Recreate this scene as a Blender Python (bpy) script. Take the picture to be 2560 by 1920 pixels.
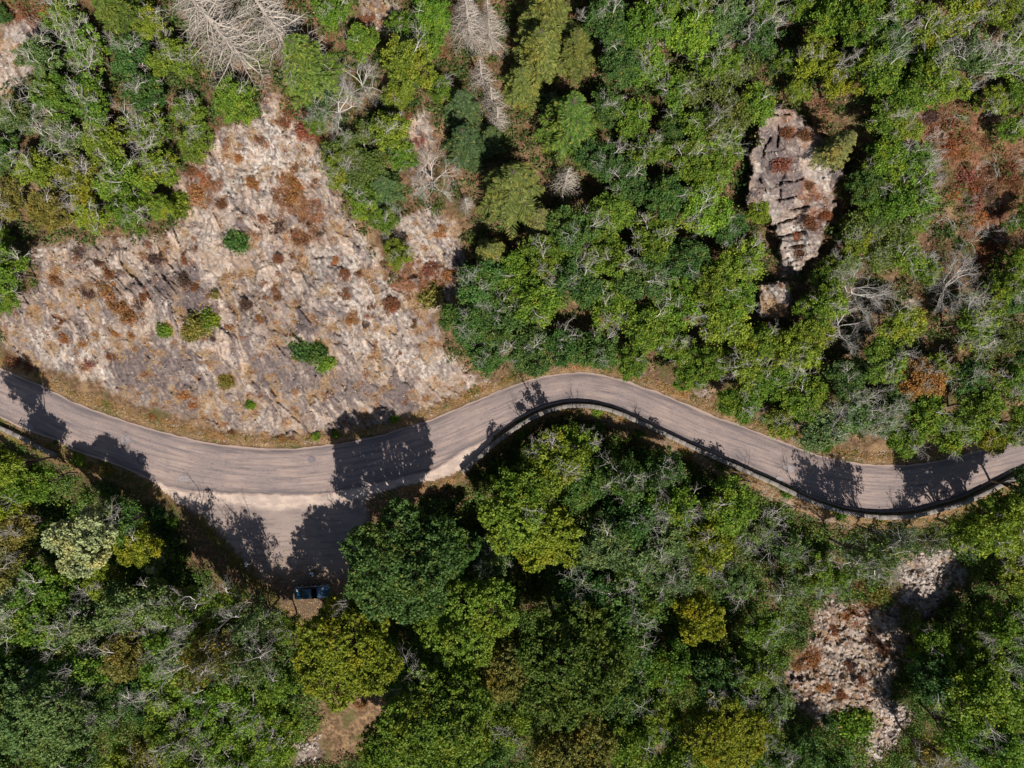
import bpy, bmesh, math, random
import numpy as np
from mathutils import Vector, Matrix
for o in list(bpy.data.objects): bpy.data.objects.remove(o)
sc = bpy.context.scene; COL = sc.collection
# ------------------------------------------------------------------ camera, sky, sun, exposure
CH = 85.33; PM = 0.05                     # camera height above the road, metres per photo pixel at road level
cam = bpy.data.cameras.new('camera'); co = bpy.data.objects.new('camera', cam); COL.objects.link(co)
co.location = (0, 0, CH); cam.lens = 24.0; cam.sensor_width = 36.0; cam.clip_end = 2000; sc.camera = co
sc.view_settings.view_transform = 'Standard'; sc.view_settings.look = 'None'; sc.view_settings.gamma = 1
sc.view_settings.exposure = 0.45
SUN = Vector((0.40, -0.917, 0)).normalized() * math.cos(math.radians(46)); SUN.z = math.sin(math.radians(46))
w = bpy.data.worlds.new('World'); sc.world = w; w.use_nodes = True
nt = w.node_tree; bgn = nt.nodes['Background']; sky = nt.nodes.new('ShaderNodeTexSky')
sky.sky_type = 'NISHITA'; sky.sun_disc = False; sky.sun_elevation = math.radians(46); sky.sun_rotation = math.atan2(SUN.x, SUN.y)
nt.links.new(sky.outputs[0], bgn.inputs[0]); bgn.inputs[1].default_value = 0.055
sl = bpy.data.lights.new('sun', 'SUN'); sl.energy = 5.0; sl.angle = math.radians(0.5); sl.color = (1.0, 0.94, 0.85)
so = bpy.data.objects.new('sun', sl); COL.objects.link(so); so.rotation_euler = SUN.to_track_quat('Z', 'Y').to_euler()

# ------------------------------------------------------------------ numeric helpers
def perlin(x, y, seed=0):
    xi = np.floor(x).astype(np.int64); yi = np.floor(y).astype(np.int64); xf = x - xi; yf = y - yi
    def g(a, b):
        h = (a * 374761393 + b * 668265263 + seed * 1274126177) & 0xffffffff
        h = ((h ^ (h >> 13)) * 1274126177) & 0xffffffff; h = h ^ (h >> 16)
        t = (h & 0xffff) / 65535.0 * 2 * math.pi
        return np.cos(t), np.sin(t)
    u = xf * xf * xf * (xf * (xf * 6 - 15) + 10); v = yf * yf * yf * (yf * (yf * 6 - 15) + 10)
    def d(a, b):
        gx, gy = g(xi + a, yi + b); return gx * (xf - a) + gy * (yf - b)
    n0 = d(0, 0) * (1 - u) + d(1, 0) * u; n1 = d(0, 1) * (1 - u) + d(1, 1) * u
    return (n0 * (1 - v) + n1 * v) * 1.5
def fbm(x, y, o=4, seed=0, ridged=False):
    s = 0; a = 1; t = 0
    for i in range(o):
        n = perlin(x * 2 ** i + 17.3 * i, y * 2 ** i - 9.1 * i, seed + i)
        if ridged: n = 1 - 2 * np.abs(n)
        s = s + a * n; t += a; a *= 0.5
    return s / t
def sstep(a, b, x):
    t = np.clip((x - a) / (b - a), 0, 1); return t * t * (3 - 2 * t)
def seg_dist(px, py, pts, closed=False):
    P = list(pts) + ([pts[0]] if closed else []); best = np.full(px.shape, 1e12)
    for (ax, ay), (bx, by) in zip(P[:-1], P[1:]):
        dx, dy = bx - ax, by - ay; L = dx * dx + dy * dy + 1e-9
        t = np.clip(((px - ax) * dx + (py - ay) * dy) / L, 0, 1)
        np.minimum(best, (px - ax - t * dx) ** 2 + (py - ay - t * dy) ** 2, out=best)
    return np.sqrt(best)
def inside(px, py, pts):
    c = np.zeros(px.shape, bool); n = len(pts)
    for i in range(n):
        ax, ay = pts[i]; bx, by = pts[(i + 1) % n]
        if ay == by: continue
        c ^= ((ay > py) != (by > py)) & (px < (bx - ax) * (py - ay) / (by - ay) + ax)
    return c
def sdist(px, py, pts):                    # positive inside, in photo pixels
    d = seg_dist(px, py, pts, True); return np.where(inside(px, py, pts), d, -d)
def blob(px, py, pts, soft=14, warp=0.0):
    return sstep(-soft, soft, sdist(px, py, pts) + warp)
K = 2560 / 2212.0
def k(pts): return [(a * K, b * K) for a, b in pts]

# ------------------------------------------------------------------ plan of the place (photo pixels at road level)
NE = [(-1600, 330), (-500, 690), (-150, 855), (0, 920), (93, 959), (194, 1009), (292, 1044), (389, 1075), (505, 1103), (622, 1118), (739, 1121), (850, 1108), (928, 1093),
      (1005, 1071), (1083, 1046), (1161, 1013), (1239, 980), (1317, 951), (1394, 935), (1472, 932), (1550, 947), (1628, 974), (1710, 1007), (1778, 1037),
      (1855, 1065), (1933, 1095), (2011, 1125), (2089, 1148), (2167, 1160), (2264, 1162), (2341, 1152), (2439, 1128), (2516, 1108), (2560, 1095), (2800, 1010), (3200, 880), (4200, 600)]
SE = [(-1600, 470), (-500, 820), (-150, 975), (0, 1044), (54, 1071), (108, 1090), (149, 1105), (190, 1129), (264, 1153), (342, 1184), (389, 1207), (447, 1226), (505, 1232), (661, 1239), (780, 1238), (860, 1228),
      (950, 1209), (1030, 1192), (1099, 1170), (1161, 1128), (1200, 1112), (1250, 1078), (1297, 1048), (1355, 1020), (1414, 1005), (1472, 1005), (1530, 1017), (1589, 1042), (1647, 1070),
      (1710, 1099), (1778, 1131), (1855, 1164), (1933, 1199), (2011, 1236), (2089, 1264), (2128, 1273), (2205, 1281), (2283, 1276), (2322, 1267), (2400, 1245), (2478, 1208), (2560, 1168), (2800, 1085), (3200, 960), (4200, 680)]
# outer limit of the level ground south of the road (lay-by, verge, foot of the parapet)
OUT = [(-1600, 490), (-500, 850), (-150, 1010), (0, 1070), (144, 1144), (200, 1160), (300, 1200), (389, 1262), (459, 1330), (500, 1400), (560, 1450), (640, 1510), (719, 1550), (860, 1560), (930, 1500),
       (960, 1330), (1040, 1235), (1150, 1192), (1200, 1142), (1250, 1100), (1300, 1066), (1355, 1037), (1414, 1022), (1472, 1022), (1530, 1034), (1589, 1058), (1647, 1086), (1710, 1115),
       (1778, 1147), (1855, 1180), (1933, 1216), (2011, 1252), (2089, 1281), (2128, 1290), (2205, 1298), (2283, 1293), (2322, 1284), (2400, 1262), (2478, 1225), (2560, 1185), (2800, 1100), (3200, 975), (4200, 700)]
def height(px, py):
    px = np.asarray(px, float); py = np.asarray(py, float)
    ny = np.interp(px, *zip(*NE)); oy = np.interp(px, *zip(*OUT))
    dn = seg_dist(px, py, NE) * PM * (py < ny); ds = seg_dist(px, py, OUT) * PM * (py > oy)
    n1 = fbm(px / 420, py / 420, 3, 5)
    a = np.maximum(dn - 1.6, 0)
    rockside = sstep(1250, 950, px)
    up = np.minimum(a, 12) * (0.50 + 0.16 * rockside) + np.maximum(a - 12, 0) * 0.34
    up = up * (1 + 0.12 * n1) + sstep(2, 10, a) * 1.2 * fbm(px / 150, py / 150, 3, 9)
    b = ds
    drop = np.interp(px, [-1600, 180, 260, 900, 1100, 1200, 2600, 4200], [3, 3, 0.3, 0.3, 0.8, 2.8, 2.2, 2.0])
    dn_ = drop * sstep(0.0, 1.7, b) + np.minimum(b, 14) * 0.46 + np.maximum(b - 14, 0) * 0.30
    dn_ = dn_ - sstep(2, 8, b) * 1.0 * fbm(px / 160, py / 160, 3, 21)
    return up - dn_ * (ds > 0)
def W(px, py, z):
    s = PM * (CH - z) / CH
    return (px - 1280) * s, (960 - py) * s
def ground(x, y):
    z = 0.0
    for _ in range(16):
        s = PM * (CH - z) / CH
        z = 0.3 * z + 0.7 * float(terrain_z(1280 + x / s, 960 - y / s))
    return z

# ------------------------------------------------------------------ object helpers
def attr(me, name, vals, dom='POINT', typ='FLOAT'):
    a = me.attributes.new(name, typ, dom)
    a.data.foreach_set('value' if typ == 'FLOAT' else 'color', np.ascontiguousarray(vals, np.float32).ravel())
def npmesh(name, V, F, mat=None, smooth=False):
    V = np.ascontiguousarray(V, np.float32); F = np.ascontiguousarray(F, np.int32)
    me = bpy.data.meshes.new(name); me.vertices.add(len(V)); me.vertices.foreach_set('co', V.ravel())
    n, kk = F.shape; me.loops.add(n * kk); me.loops.foreach_set('vertex_index', F.ravel())
    me.polygons.add(n); me.polygons.foreach_set('loop_start', np.arange(0, n * kk, kk, dtype=np.int32))
    if smooth: me.polygons.foreach_set('use_smooth', np.ones(n, bool))
    me.update(calc_edges=True)
    if mat: me.materials.append(mat)
    return me
def link(name, data, parent=None, mat=None):
    o = bpy.data.objects.new(name, data); COL.objects.link(o)
    if parent: o.parent = parent
    return o
def tag(o, label=None, cat=None, group=None, kind=None):
    for a, b in (('label', label), ('category', cat), ('group', group), ('kind', kind)):
        if b: o[a] = b
    return o
def empty(name, loc=(0, 0, 0), rz=0):
    o = bpy.data.objects.new(name, None); COL.objects.link(o); o.location = loc; o.rotation_euler = (0, 0, rz); o.empty_display_size = 0.3; return o
def tubes(S, n=4):
    """S: rows of p0(3) p1(3) r0 r1 -> verts, quads"""
    S = np.asarray(S, float); p0, p1, r0, r1 = S[:, :3], S[:, 3:6], S[:, 6], S[:, 7]
    d = p1 - p0; L = np.linalg.norm(d, axis=1, keepdims=True) + 1e-9; d = d / L
    ref = np.where(np.abs(d[:, 2:3]) > 0.9, [[1., 0, 0]], [[0, 0, 1.]])
    a = np.cross(d, ref); a /= np.linalg.norm(a, axis=1, keepdims=True) + 1e-9; b = np.cross(d, a)
    m = len(S); V = np.zeros((m, 2 * n, 3))
    for i in range(n):
        t = 2 * math.pi * i / n; o = a * math.cos(t) + b * math.sin(t)
        V[:, i] = p0 + o * r0[:, None]; V[:, n + i] = p1 + o * r1[:, None]
    base = (np.arange(m) * 2 * n)[:, None]
    F = np.concatenate([base + np.array([[i, (i + 1) % n, n + (i + 1) % n, n + i]]) for i in range(n)])
    return V.reshape(-1, 3), F
def diamonds(C, rng, a, b, up=0.45):
    """leaf-sized rhombs at centres C"""
    m = len(C); nrm = rng.normal(size=(m, 3)); nrm[:, 2] = np.abs(nrm[:, 2]) + up; nrm /= np.linalg.norm(nrm, axis=1, keepdims=True)
    t = np.cross(nrm, rng.normal(size=(m, 3))); t /= np.linalg.norm(t, axis=1, keepdims=True) + 1e-9; s = np.cross(nrm, t)
    k_ = rng.uniform(0.65, 1.35, (m, 1)); t = t * a * k_; s = s * b * k_
    V = np.stack([C - t, C - s, C + t, C + s], 1).reshape(-1, 3)
    return V, np.arange(4 * m).reshape(m, 4)

# ------------------------------------------------------------------ materials
def newmat(name):
    m = bpy.data.materials.new(name); m.use_nodes = True; t = m.node_tree; b = t.nodes['Principled BSDF']; b.inputs['Roughness'].default_value = 0.85
    b.inputs['Specular IOR Level'].default_value = 0.2; return m, t, b
def N(t, typ, **kw):
    n = t.nodes.new(typ)
    for a, v in kw.items():
        if a.startswith('i_'): n.inputs[int(a[2:])].default_value = v
        else: setattr(n, a, v)
    return n
def ramp(t, fac, stops):
    r = t.nodes.new('ShaderNodeValToRGB'); el = r.color_ramp.elements
    while len(el) < len(stops): el.new(0.5)
    for e, (p, c) in zip(el, stops): e.position = p; e.color = (*c, 1) if len(c) == 3 else c
    t.links.new(fac, r.inputs[0]); return r.outputs[0]
def mix(t, f, a, b, mode='MIX'):
    n = N(t, 'ShaderNodeMix', data_type='RGBA', blend_type=mode)
    for s, v in ((0, f), (6, a), (7, b)):
        if isinstance(v, (int, float)): n.inputs[s].default_value = v
        elif isinstance(v, tuple): n.inputs[s].default_value = (*v, 1)
        else: t.links.new(v, n.inputs[s])
    return n.outputs[2]
def math_(t, op, a, b=0.0):
    n = N(t, 'ShaderNodeMath', operation=op)
    for s, v in ((0, a), (1, b)):
        if isinstance(v, (int, float)): n.inputs[s].default_value = v
        else: t.links.new(v, n.inputs[s])
    return n.outputs[0]
def noise(t, scale, vec=None, det=4, rough=0.55):
    n = N(t, 'ShaderNodeTexNoise'); n.inputs['Scale'].default_value = scale; n.inputs['Detail'].default_value = det; n.inputs['Roughness'].default_value = rough
    if vec is not None: t.links.new(vec, n.inputs['Vector'])
    return n.outputs['Fac']
def simple(name, col, rough=0.8, var=0.25, scale=3.0, metal=0.0, coat=0.0):
    m, t, b = newmat(name); tc = N(t, 'ShaderNodeTexCoord').outputs['Object']; f = noise(t, scale, tc)
    c = ramp(t, f, [(0.25, tuple(x * (1 - var) for x in col)), (0.75, tuple(min(1, x * (1 + var)) for x in col))])
    t.links.new(c, b.inputs['Base Color']); b.inputs['Roughness'].default_value = rough; b.inputs['Metallic'].default_value = metal; b.inputs['Coat Weight'].default_value = coat
    return m
def leaf_mat(name, trans=0.28, yellow=0.93):
    m = bpy.data.materials.new(name); m.use_nodes = True; t = m.node_tree; t.nodes.clear()
    oi = N(t, 'ShaderNodeObjectInfo'); at = N(t, 'ShaderNodeAttribute', attribute_name='tint'); tc = N(t, 'ShaderNodeTexCoord')
    tv = at.outputs['Fac']
    hs = N(t, 'ShaderNodeHueSaturation'); t.links.new(oi.outputs['Color'], hs.inputs['Color'])
    t.links.new(math_(t, 'ADD', math_(t, 'MULTIPLY', tv, -0.035), 0.517), hs.inputs['Hue'])
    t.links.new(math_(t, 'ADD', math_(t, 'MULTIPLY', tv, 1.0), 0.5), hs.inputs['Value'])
    # whole boughs turning yellow-brown, different on each tree
    sh = N(t, 'ShaderNodeVectorMath', operation='ADD'); t.links.new(tc.outputs['Object'], sh.inputs[0])
    cm = N(t, 'ShaderNodeCombineXYZ'); t.links.new(math_(t, 'MULTIPLY', oi.outputs['Random'], 90.0), cm.inputs[0]); t.links.new(cm.outputs[0], sh.inputs[1])
    nz = noise(t, 0.35, sh.outputs[0], 3)
    f = ramp(t, nz, [(0.52, (0, 0, 0)), (0.72, (1, 1, 1))])
    c = mix(t, math_(t, 'MULTIPLY', f, 0.55), hs.outputs[0], mix(t, 1.0, hs.outputs[0], (1.75, 1.12, 0.55), 'MULTIPLY'))
    y = math_(t, 'GREATER_THAN', tv, yellow)
    c = mix(t, math_(t, 'MULTIPLY', y, 0.7), c, (0.26, 0.19, 0.035))
    df = N(t, 'ShaderNodeBsdfDiffuse'); tr = N(t, 'ShaderNodeBsdfTranslucent'); gl = N(t, 'ShaderNodeBsdfGlossy'); gl.inputs['Roughness'].default_value = 0.6
    t.links.new(c, df.inputs[0]); t.links.new(mix(t, 1.0, c, (1.3, 1.25, 0.6), 'MULTIPLY'), tr.inputs[0])
    m1 = N(t, 'ShaderNodeMixShader', i_0=trans); t.links.new(df.outputs[0], m1.inputs[1]); t.links.new(tr.outputs[0], m1.inputs[2])
    m2 = N(t, 'ShaderNodeMixShader', i_0=0.015); t.links.new(m1.outputs[0], m2.inputs[1]); t.links.new(gl.outputs[0], m2.inputs[2])
    out = N(t, 'ShaderNodeOutputMaterial'); t.links.new(m2.outputs[0], out.inputs[0]); return m
M_leaf = leaf_mat('broad_leaves'); M_needle = leaf_mat('needles', 0.08, 0.985)
M_dry = leaf_mat('dry_plants', 0.15, 2.0)
M_bark = simple('brown_bark', (0.13, 0.10, 0.075), 0.9, 0.4, 4)
M_bare = simple('grey_bare_wood', (0.47, 0.435, 0.40), 0.85, 0.5, 0.5)
M_silver = simple('bleached_wood', (0.40, 0.35, 0.305), 0.85, 0.5, 0.6)

def terrain_mat():
    m, t, b = newmat('hillside_rock_and_litter'); tc = N(t, 'ShaderNodeTexCoord').outputs['Object']
    A = N(t, 'ShaderNodeAttribute', attribute_name='zoneA'); B = N(t, 'ShaderNodeAttribute', attribute_name='zoneB')
    sa = N(t, 'ShaderNodeSeparateColor'); sb = N(t, 'ShaderNodeSeparateColor'); t.links.new(A.outputs['Color'], sa.inputs[0]); t.links.new(B.outputs['Color'], sb.inputs[0])
    rock, grass, slab = sa.outputs; rust, pale, moss = sb.outputs
    n1 = noise(t, 0.35, tc, 5, 0.65); n2 = noise(t, 2.2, tc, 6, 0.7); n3 = noise(t, 6, tc, 4, 0.65)
    litter = ramp(t, n2, [(0.3, (0.045, 0.028, 0.016)), (0.5, (0.105, 0.062, 0.034)), (0.7, (0.24, 0.15, 0.09))])
    rk = ramp(t, n2, [(0.28, (0.095, 0.077, 0.075)), (0.42, (0.180, 0.147, 0.136)), (0.54, (0.272, 0.226, 0.203)), (0.66, (0.37, 0.318, 0.283)), (0.76, (0.53, 0.48, 0.44))])
    rk = mix(t, math_(t, 'MULTIPLY', ramp(t, n1, [(0.45, (0, 0, 0)), (0.62, (1, 1, 1))]), 0.45), rk, ramp(t, n3, [(0.35, (0.20, 0.135, 0.095)), (0.65, (0.40, 0.27, 0.18))]))
    tn = N(t, 'ShaderNodeAttribute', attribute_name='tone').outputs['Fac']; rk = mix(t, 1.0, rk, ramp(t, tn, [(0.2, (0.60, 0.57, 0.585)), (0.5, (0.97, 0.96, 0.93)), (0.8, (1.32, 1.28, 1.20))]), 'MULTIPLY')
    c = mix(t, rock, litter, rk)
    sl_ = ramp(t, n2, [(0.3, (0.06, 0.046, 0.047)), (0.5, (0.105, 0.082, 0.08)), (0.7, (0.18, 0.14, 0.13))]); c = mix(t, slab, c, sl_)
    pl = ramp(t, n3, [(0.36, (0.27, 0.24, 0.225)), (0.5, (0.40, 0.365, 0.335)), (0.64, (0.58, 0.55, 0.50))]); c = mix(t, pale, c, pl)
    gr = ramp(t, n3, [(0.3, (0.13, 0.08, 0.04)), (0.52, (0.27, 0.175, 0.09)), (0.72, (0.42, 0.29, 0.17))]); c = mix(t, grass, c, gr)
    ru = ramp(t, n2, [(0.3, (0.07, 0.032, 0.02)), (0.52, (0.17, 0.075, 0.042)), (0.7, (0.30, 0.16, 0.10))]); c = mix(t, rust, c, ru)
    mo = ramp(t, n3, [(0.3, (0.03, 0.036, 0.01)), (0.7, (0.10, 0.10, 0.03))]); c = mix(t, moss, c, mo)
    t.links.new(c, b.inputs['Base Color']); b.inputs['Roughness'].default_value = 0.95
    bp = N(t, 'ShaderNodeBump'); bp.inputs['Strength'].default_value = 0.8; bp.inputs['Distance'].default_value = 0.09; t.links.new(math_(t, 'ADD', n2, math_(t, 'MULTIPLY', n3, 0.5)), bp.inputs['Height']); t.links.new(bp.outputs[0], b.inputs['Normal'])
    return m
M_ter = terrain_mat()

# ------------------------------------------------------------------ terrain
ROCK = {
 'face': k([(560,250),(585,200),(650,255),(700,320),(735,395),(742,470),(800,520),(850,600),(866,470),(920,448),(992,490),(1008,580),(992,640),(930,680),(958,740),(990,790),(1065,830),(1000,862),(930,896),(800,932),(700,948),(600,950),(480,925),(400,900),(300,865),(200,825),(60,775),(0,742),(0,690),(40,640),(90,610),(60,540),(150,525),(250,515),(360,505),(400,440),(365,402),(420,355),(470,285)]),
 'tl': k([(-60,20),(60,20),(112,62),(90,125),(35,190),(-60,240)]),
 'crag': k([(1638,280),(1650,240),(1688,226),(1726,240),(1770,296),(1800,300),(1818,362),(1804,420),(1782,500),(1768,548),(1722,582),(1692,572),(1674,500),(1652,455),(1608,446),(1612,380)]),
 'slab': k([(1640,612),(1706,608),(1706,684),(1640,684)]),
 'low': k([(1755,1335),(1800,1285),(1860,1305),(1940,1315),(1952,1400),(1915,1500),(1870,1565),(1800,1575),(1722,1525),(1698,1450),(1748,1390)]),
 'scree': k([(1935,1215),(2040,1180),(2085,1235),(2010,1330),(1952,1300)]),
 'scree2': k([(1905,1500),(1970,1540),(1940,1600),(1880,1650),(1850,1600)]),
 'topm': k([(770,0),(860,0),(862,60),(830,80),(790,50)]),
 'botm': k([(630,1610),(690,1590),(700,1630),(640,1665)]), 'ur1': k([(1955,262),(2010,240),(2042,290),(2000,335),(1948,312)]), 'ur2': k([(2085,360),(2130,345),(2145,415),(2095,420)]), 'ur3': k([(1960,540),(2010,545),(2020,590),(1965,590)]), 'ur4': k([(1930,660),(1965,640),(1985,690),(1940,700)]),
 'mid': k([(878,248),(925,238),(942,330),(918,425),(888,400)]),
 'neck': k([(1690,560),(1722,572),(1712,615),(1680,618)]), 'n2': k([(1500,850),(1530,845),(1535,880),(1505,875)]),
 'rb': k([(1860,1180),(1880,1180),(1880,1200)]),
}
RUST = [k(p) for p in ([(0,0),(130,0),(140,30),(60,60),(0,50)], [(600,215),(640,215),(650,275),(615,270)], [(650,255),(695,255),(690,300),(655,295)], [(405,345),(470,390),(460,445),(410,430)],
        [(600,380),(650,390),(700,450),(690,520),(650,500),(600,430)], [(1700,230),(1765,300),(1740,330),(1700,290)], [(1760,215),(1795,220),(1790,270),(1765,260)], [(1960,240),(2080,190),(2130,280),(2212,320),(2212,440),(2160,560),(2110,610),(2060,600),(2090,480),(2050,350)],
        [(1735,385),(1790,410),(1770,500),(1730,480)], [(820,560),(880,540),(990,600),(930,660),(850,620)], [(1830,1250),(1880,1250),(1880,1320),(1830,1320)], [(1690,1400),(1750,1380),(1770,1440),(1720,1460)])]
SLAB = [k(p) for p in ([(330,600),(420,570),(455,660),(440,690),(360,660),(300,610)], [(235,790),(290,740),(400,760),(440,820),(420,900),(330,880),(260,850)], [(560,760),(640,750),(700,800),(820,830),(900,830),(890,890),(700,860),(560,830)], [(640,650),(690,700),(700,740),(650,720)], [(1650,275),(1720,290),(1740,400),(1700,450),(1640,400)], [(260,860),(470,900),(460,925),(300,880)])]
PALE = [k(p) for p in ([(480,290),(600,270),(700,340),(700,400),(560,430),(430,440),(420,380)], [(880,460),(980,490),(995,560),(900,560)], [(640,560),(780,540),(830,620),(860,740),(960,800),(880,800),(780,780),(700,650)], [(70,700),(200,740),(270,850),(180,810),(60,760)], [(0,60),(80,80),(60,170),(0,200)], [(1660,460),(1740,480),(1740,540),(1700,560)], [(1780,1390),(1900,1350),(1900,1480),(1800,1500)], [(1740,250),(1800,300),(1790,420),(1760,430)], [(1940,1215),(2020,1200),(2040,1240),(1960,1290)], [(1640,612),(1706,608),(1706,684),(1640,684)])]
def axis(lo, hi, st, far):
    inner = np.arange(lo, hi + 0.1, st); out = []; s = st; x = 0
    while x < far: s = min(s * 1.25, 70); x += s; out.append(x)
    out = np.array(out); return np.concatenate([lo - out[::-1], inner, hi + out])
gx = axis(-30, 2590, 2.5, 1500); gy = axis(-30, 1950, 2.5, 1300)
PX, PY = np.meshgrid(gx, gy); px = PX.ravel(); py = PY.ravel()
Z = height(px, py)
wn = 22 * fbm(px / 45, py / 45, 4, 31) + 9 * fbm(px / 12, py / 12, 3, 77)
rock = np.zeros_like(px)
for nm, p in ROCK.items(): rock = np.maximum(rock, blob(px, py, p, 10, wn))
ny = np.interp(px, *zip(*NE)); dn = seg_dist(px, py, NE) * (py < ny); 
ds = seg_dist(px, py, SE) * (py > np.interp(px, *zip(*SE)))
rub = (py > np.interp(px, *zip(*OUT)) + 4) * sstep(40, 24, seg_dist(px, py, OUT) + 0.7 * wn) * sstep(1440, 1500, px) * sstep(2150, 2060, px)
rock *= sstep(18, 34, dn + 0.4 * wn) * (py < ny) + (py >= ny) * 1.0
# strata run down to the right; u along, v across
ca, sa_ = math.cos(math.radians(62)), math.sin(math.radians(62))
mx = px * PM; my = py * PM
wx = mx + 1.2 * fbm(mx / 5, my / 5, 3, 41); wy = my + 1.2 * fbm(mx / 5, my / 5, 3, 43)
u = wx * ca + wy * sa_; v = -wx * sa_ + wy * ca
str1 = fbm(v / 1.3, u / 7, 4, 51); str2 = fbm(v / 0.35, u / 2.6, 3, 57)
bl = fbm(mx / 3.2, my / 3.2, 5, 61, True); fine = fbm(mx / 0.7, my / 0.7, 3, 67)
ter = fbm(v / 2.4, u / 9, 3, 71) * 3; tf = np.floor(ter); terr = (tf + sstep(0.75, 1.0, ter - tf)) / 3
def cells(x, y, seed):
    xi = np.floor(x); yi = np.floor(y); best = np.full(x.shape, 9e9); hid = np.zeros(x.shape, np.int64); bx = np.zeros(x.shape); by = np.zeros(x.shape); sec = np.full(x.shape, 9e9)
    for a in (-1, 0, 1):
        for b in (-1, 0, 1):
            cx_ = xi + a; cy_ = yi + b; h = (cx_.astype(np.int64) * 73856093 ^ cy_.astype(np.int64) * 19349663 ^ seed * 83492791) & 0x7fffffff; h = (h ^ (h >> 11)) * 48271 & 0x7fffffff
            jx_ = (h % 1021) / 1021; jy_ = (h // 1021 % 1019) / 1019; dx = x - cx_ - jx_; dy = y - cy_ - jy_; d = dx * dx + dy * dy; m = d < best
            sec = np.where(m, best, np.minimum(sec, d)); hid = np.where(m, h, hid); bx = np.where(m, dx, bx); by = np.where(m, dy, by); best = np.where(m, d, best)
    r1 = (hid // 7 % 997) / 997; r2 = (hid // 31 % 991) / 991; r3 = (hid // 131 % 983) / 983
    return r1, (r2 - 0.5) * bx + (r3 - 0.5) * by, np.sqrt(sec) - np.sqrt(best), r2
wq = 0.35 * fbm(mx / 1.1, my / 1.1, 3, 141); wr = 0.35 * fbm(mx / 1.1, my / 1.1, 3, 143)
c1, t1, e1, q1 = cells((v + wq) / 1.5, (u + wr) / 4.2, 3); c2, t2, e2, q2 = cells((v + wq) / 0.55, (u + wr) / 1.5, 8); c3, t3, e3, q3 = cells((mx + wq) / 0.38, (my + wr) / 0.38, 12)
calm = 0.55 + 0.45 * sstep(-0.2, 0.3, fbm(px / 160, py / 160, 3, 161))
c4, t4, e4, q4 = cells((mx + 0.3 * my) / 2.2 + wq, (my - 0.25 * mx) / 1.3 + wr, 31); c5, t5, e5, q5 = cells((mx + wq) / 0.75, (my + wr) / 0.5, 37)
disp = calm * (0.50 * terr + 0.28 * str1 + 0.66 * (c1 - .5) + 0.85 * t1) + 0.30 * (c2 - .5) + 0.48 * t2 + 0.14 * c3 + 0.18 * t3 + 0.26 * fbm(v / 0.30, u / 3.0, 4, 163) - 0.14 * sstep(0.08, 0.0, e1) - 0.05 * sstep(0.10, 0.0, e2) + 0.05 * fine
crag = blob(px, py, ROCK['crag'], 5, 1.0 * wn)
CRACKS = [[(1945,312),(1944,340),(1943,368)], [(1949,456),(1975,453),(2008,447)], [(1951,456),(1949,503)], 
          [(1927,336),(1912,372),(1908,392)], [(1937,593),(1965,588),(2012,578)], [(1914,480),(1900,448)], [(1935,560),(1990,544)], [(1975,522),(2022,516)], [(1962,620),(2005,612)], [(1930,290),(1975,285)], [(1940,500),(1990,492)]]
crk = np.zeros_like(px)
for c_ in CRACKS: crk = np.maximum(crk, sstep(-0.35, 0.15, fbm(mx / 0.9, my / 0.9, 3, 171)) * sstep(3.4, 0.6, seg_dist(px + 0.22 * wn, py + 0.22 * wn, c_)))
# blocky joints on the crag
ju = np.abs(((mx + 0.5 * fbm(mx / 4, my / 4, 2, 81)) / 2.3) % 1 - 0.5) * 2; jv = np.abs(((my + 0.7 * fbm(mx / 3, my / 3, 2, 83)) / 2.9) % 1 - 0.5) * 2
joint = np.maximum(sstep(0.90, 1.0, ju) * (fbm(mx / 3, my / 3, 2, 85) > -0.1), sstep(0.93, 1.0, jv) * (fbm(mx / 3, my / 3, 2, 87) > -0.15))
low = np.maximum(blob(px, py, ROCK['low'], 12, wn), blob(px, py, ROCK['scree'], 12, wn))
litterdisp = 0.12 * fbm(mx / 1.2, my / 1.2, 4, 91)
flat = sstep(6, 40, dn) * (py < ny) + sstep(25, 60, seg_dist(px, py, OUT)) * (py > np.interp(px, *zip(*OUT)))
Z = Z + rock * disp * (1 - 0.82 * crag) * np.clip(flat, 0, 1) + (1 - rock) * litterdisp * np.clip(flat, 0, 1)
Z = Z + crag * (2.5 - 0.9 * crk + (0.08 + 0.25 * sstep(480, 560, py)) * fbm(mx / 2.2, my / 0.9, 4, 93, True) + 0.45 * np.floor(2.2 * fbm(mx / 6, my / 2.6, 2, 97)) / 2.2) + low * (0.65 * (c4 - .5) + 0.8 * t4 + 0.2 * (c5 - .5) + 0.25 * t5 + 0.12 * fbm(mx / 1.3, my / 0.6, 4, 95, True)) + blob(px, py, ROCK['slab'], 4, 0.3 * wn) * 1.8
rock = np.maximum(rock, rub)
onroad = (py >= ny) & (py <= np.interp(px, *zip(*OUT)))
Z = np.where(onroad, -0.03, Z - 0.03)
Z = np.minimum(Z, np.where(onroad, 0, 99))
s = PM * (CH - Z) / CH
V = np.stack([(px - 1280) * s, (960 - py) * s, Z], 1)
nx_, ny_ = len(gx), len(gy); idx = np.arange(nx_ * ny_).reshape(ny_, nx_)
F = np.stack([idx[:-1, :-1], idx[1:, :-1], idx[1:, 1:], idx[:-1, 1:]], -1).reshape(-1, 4)
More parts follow.
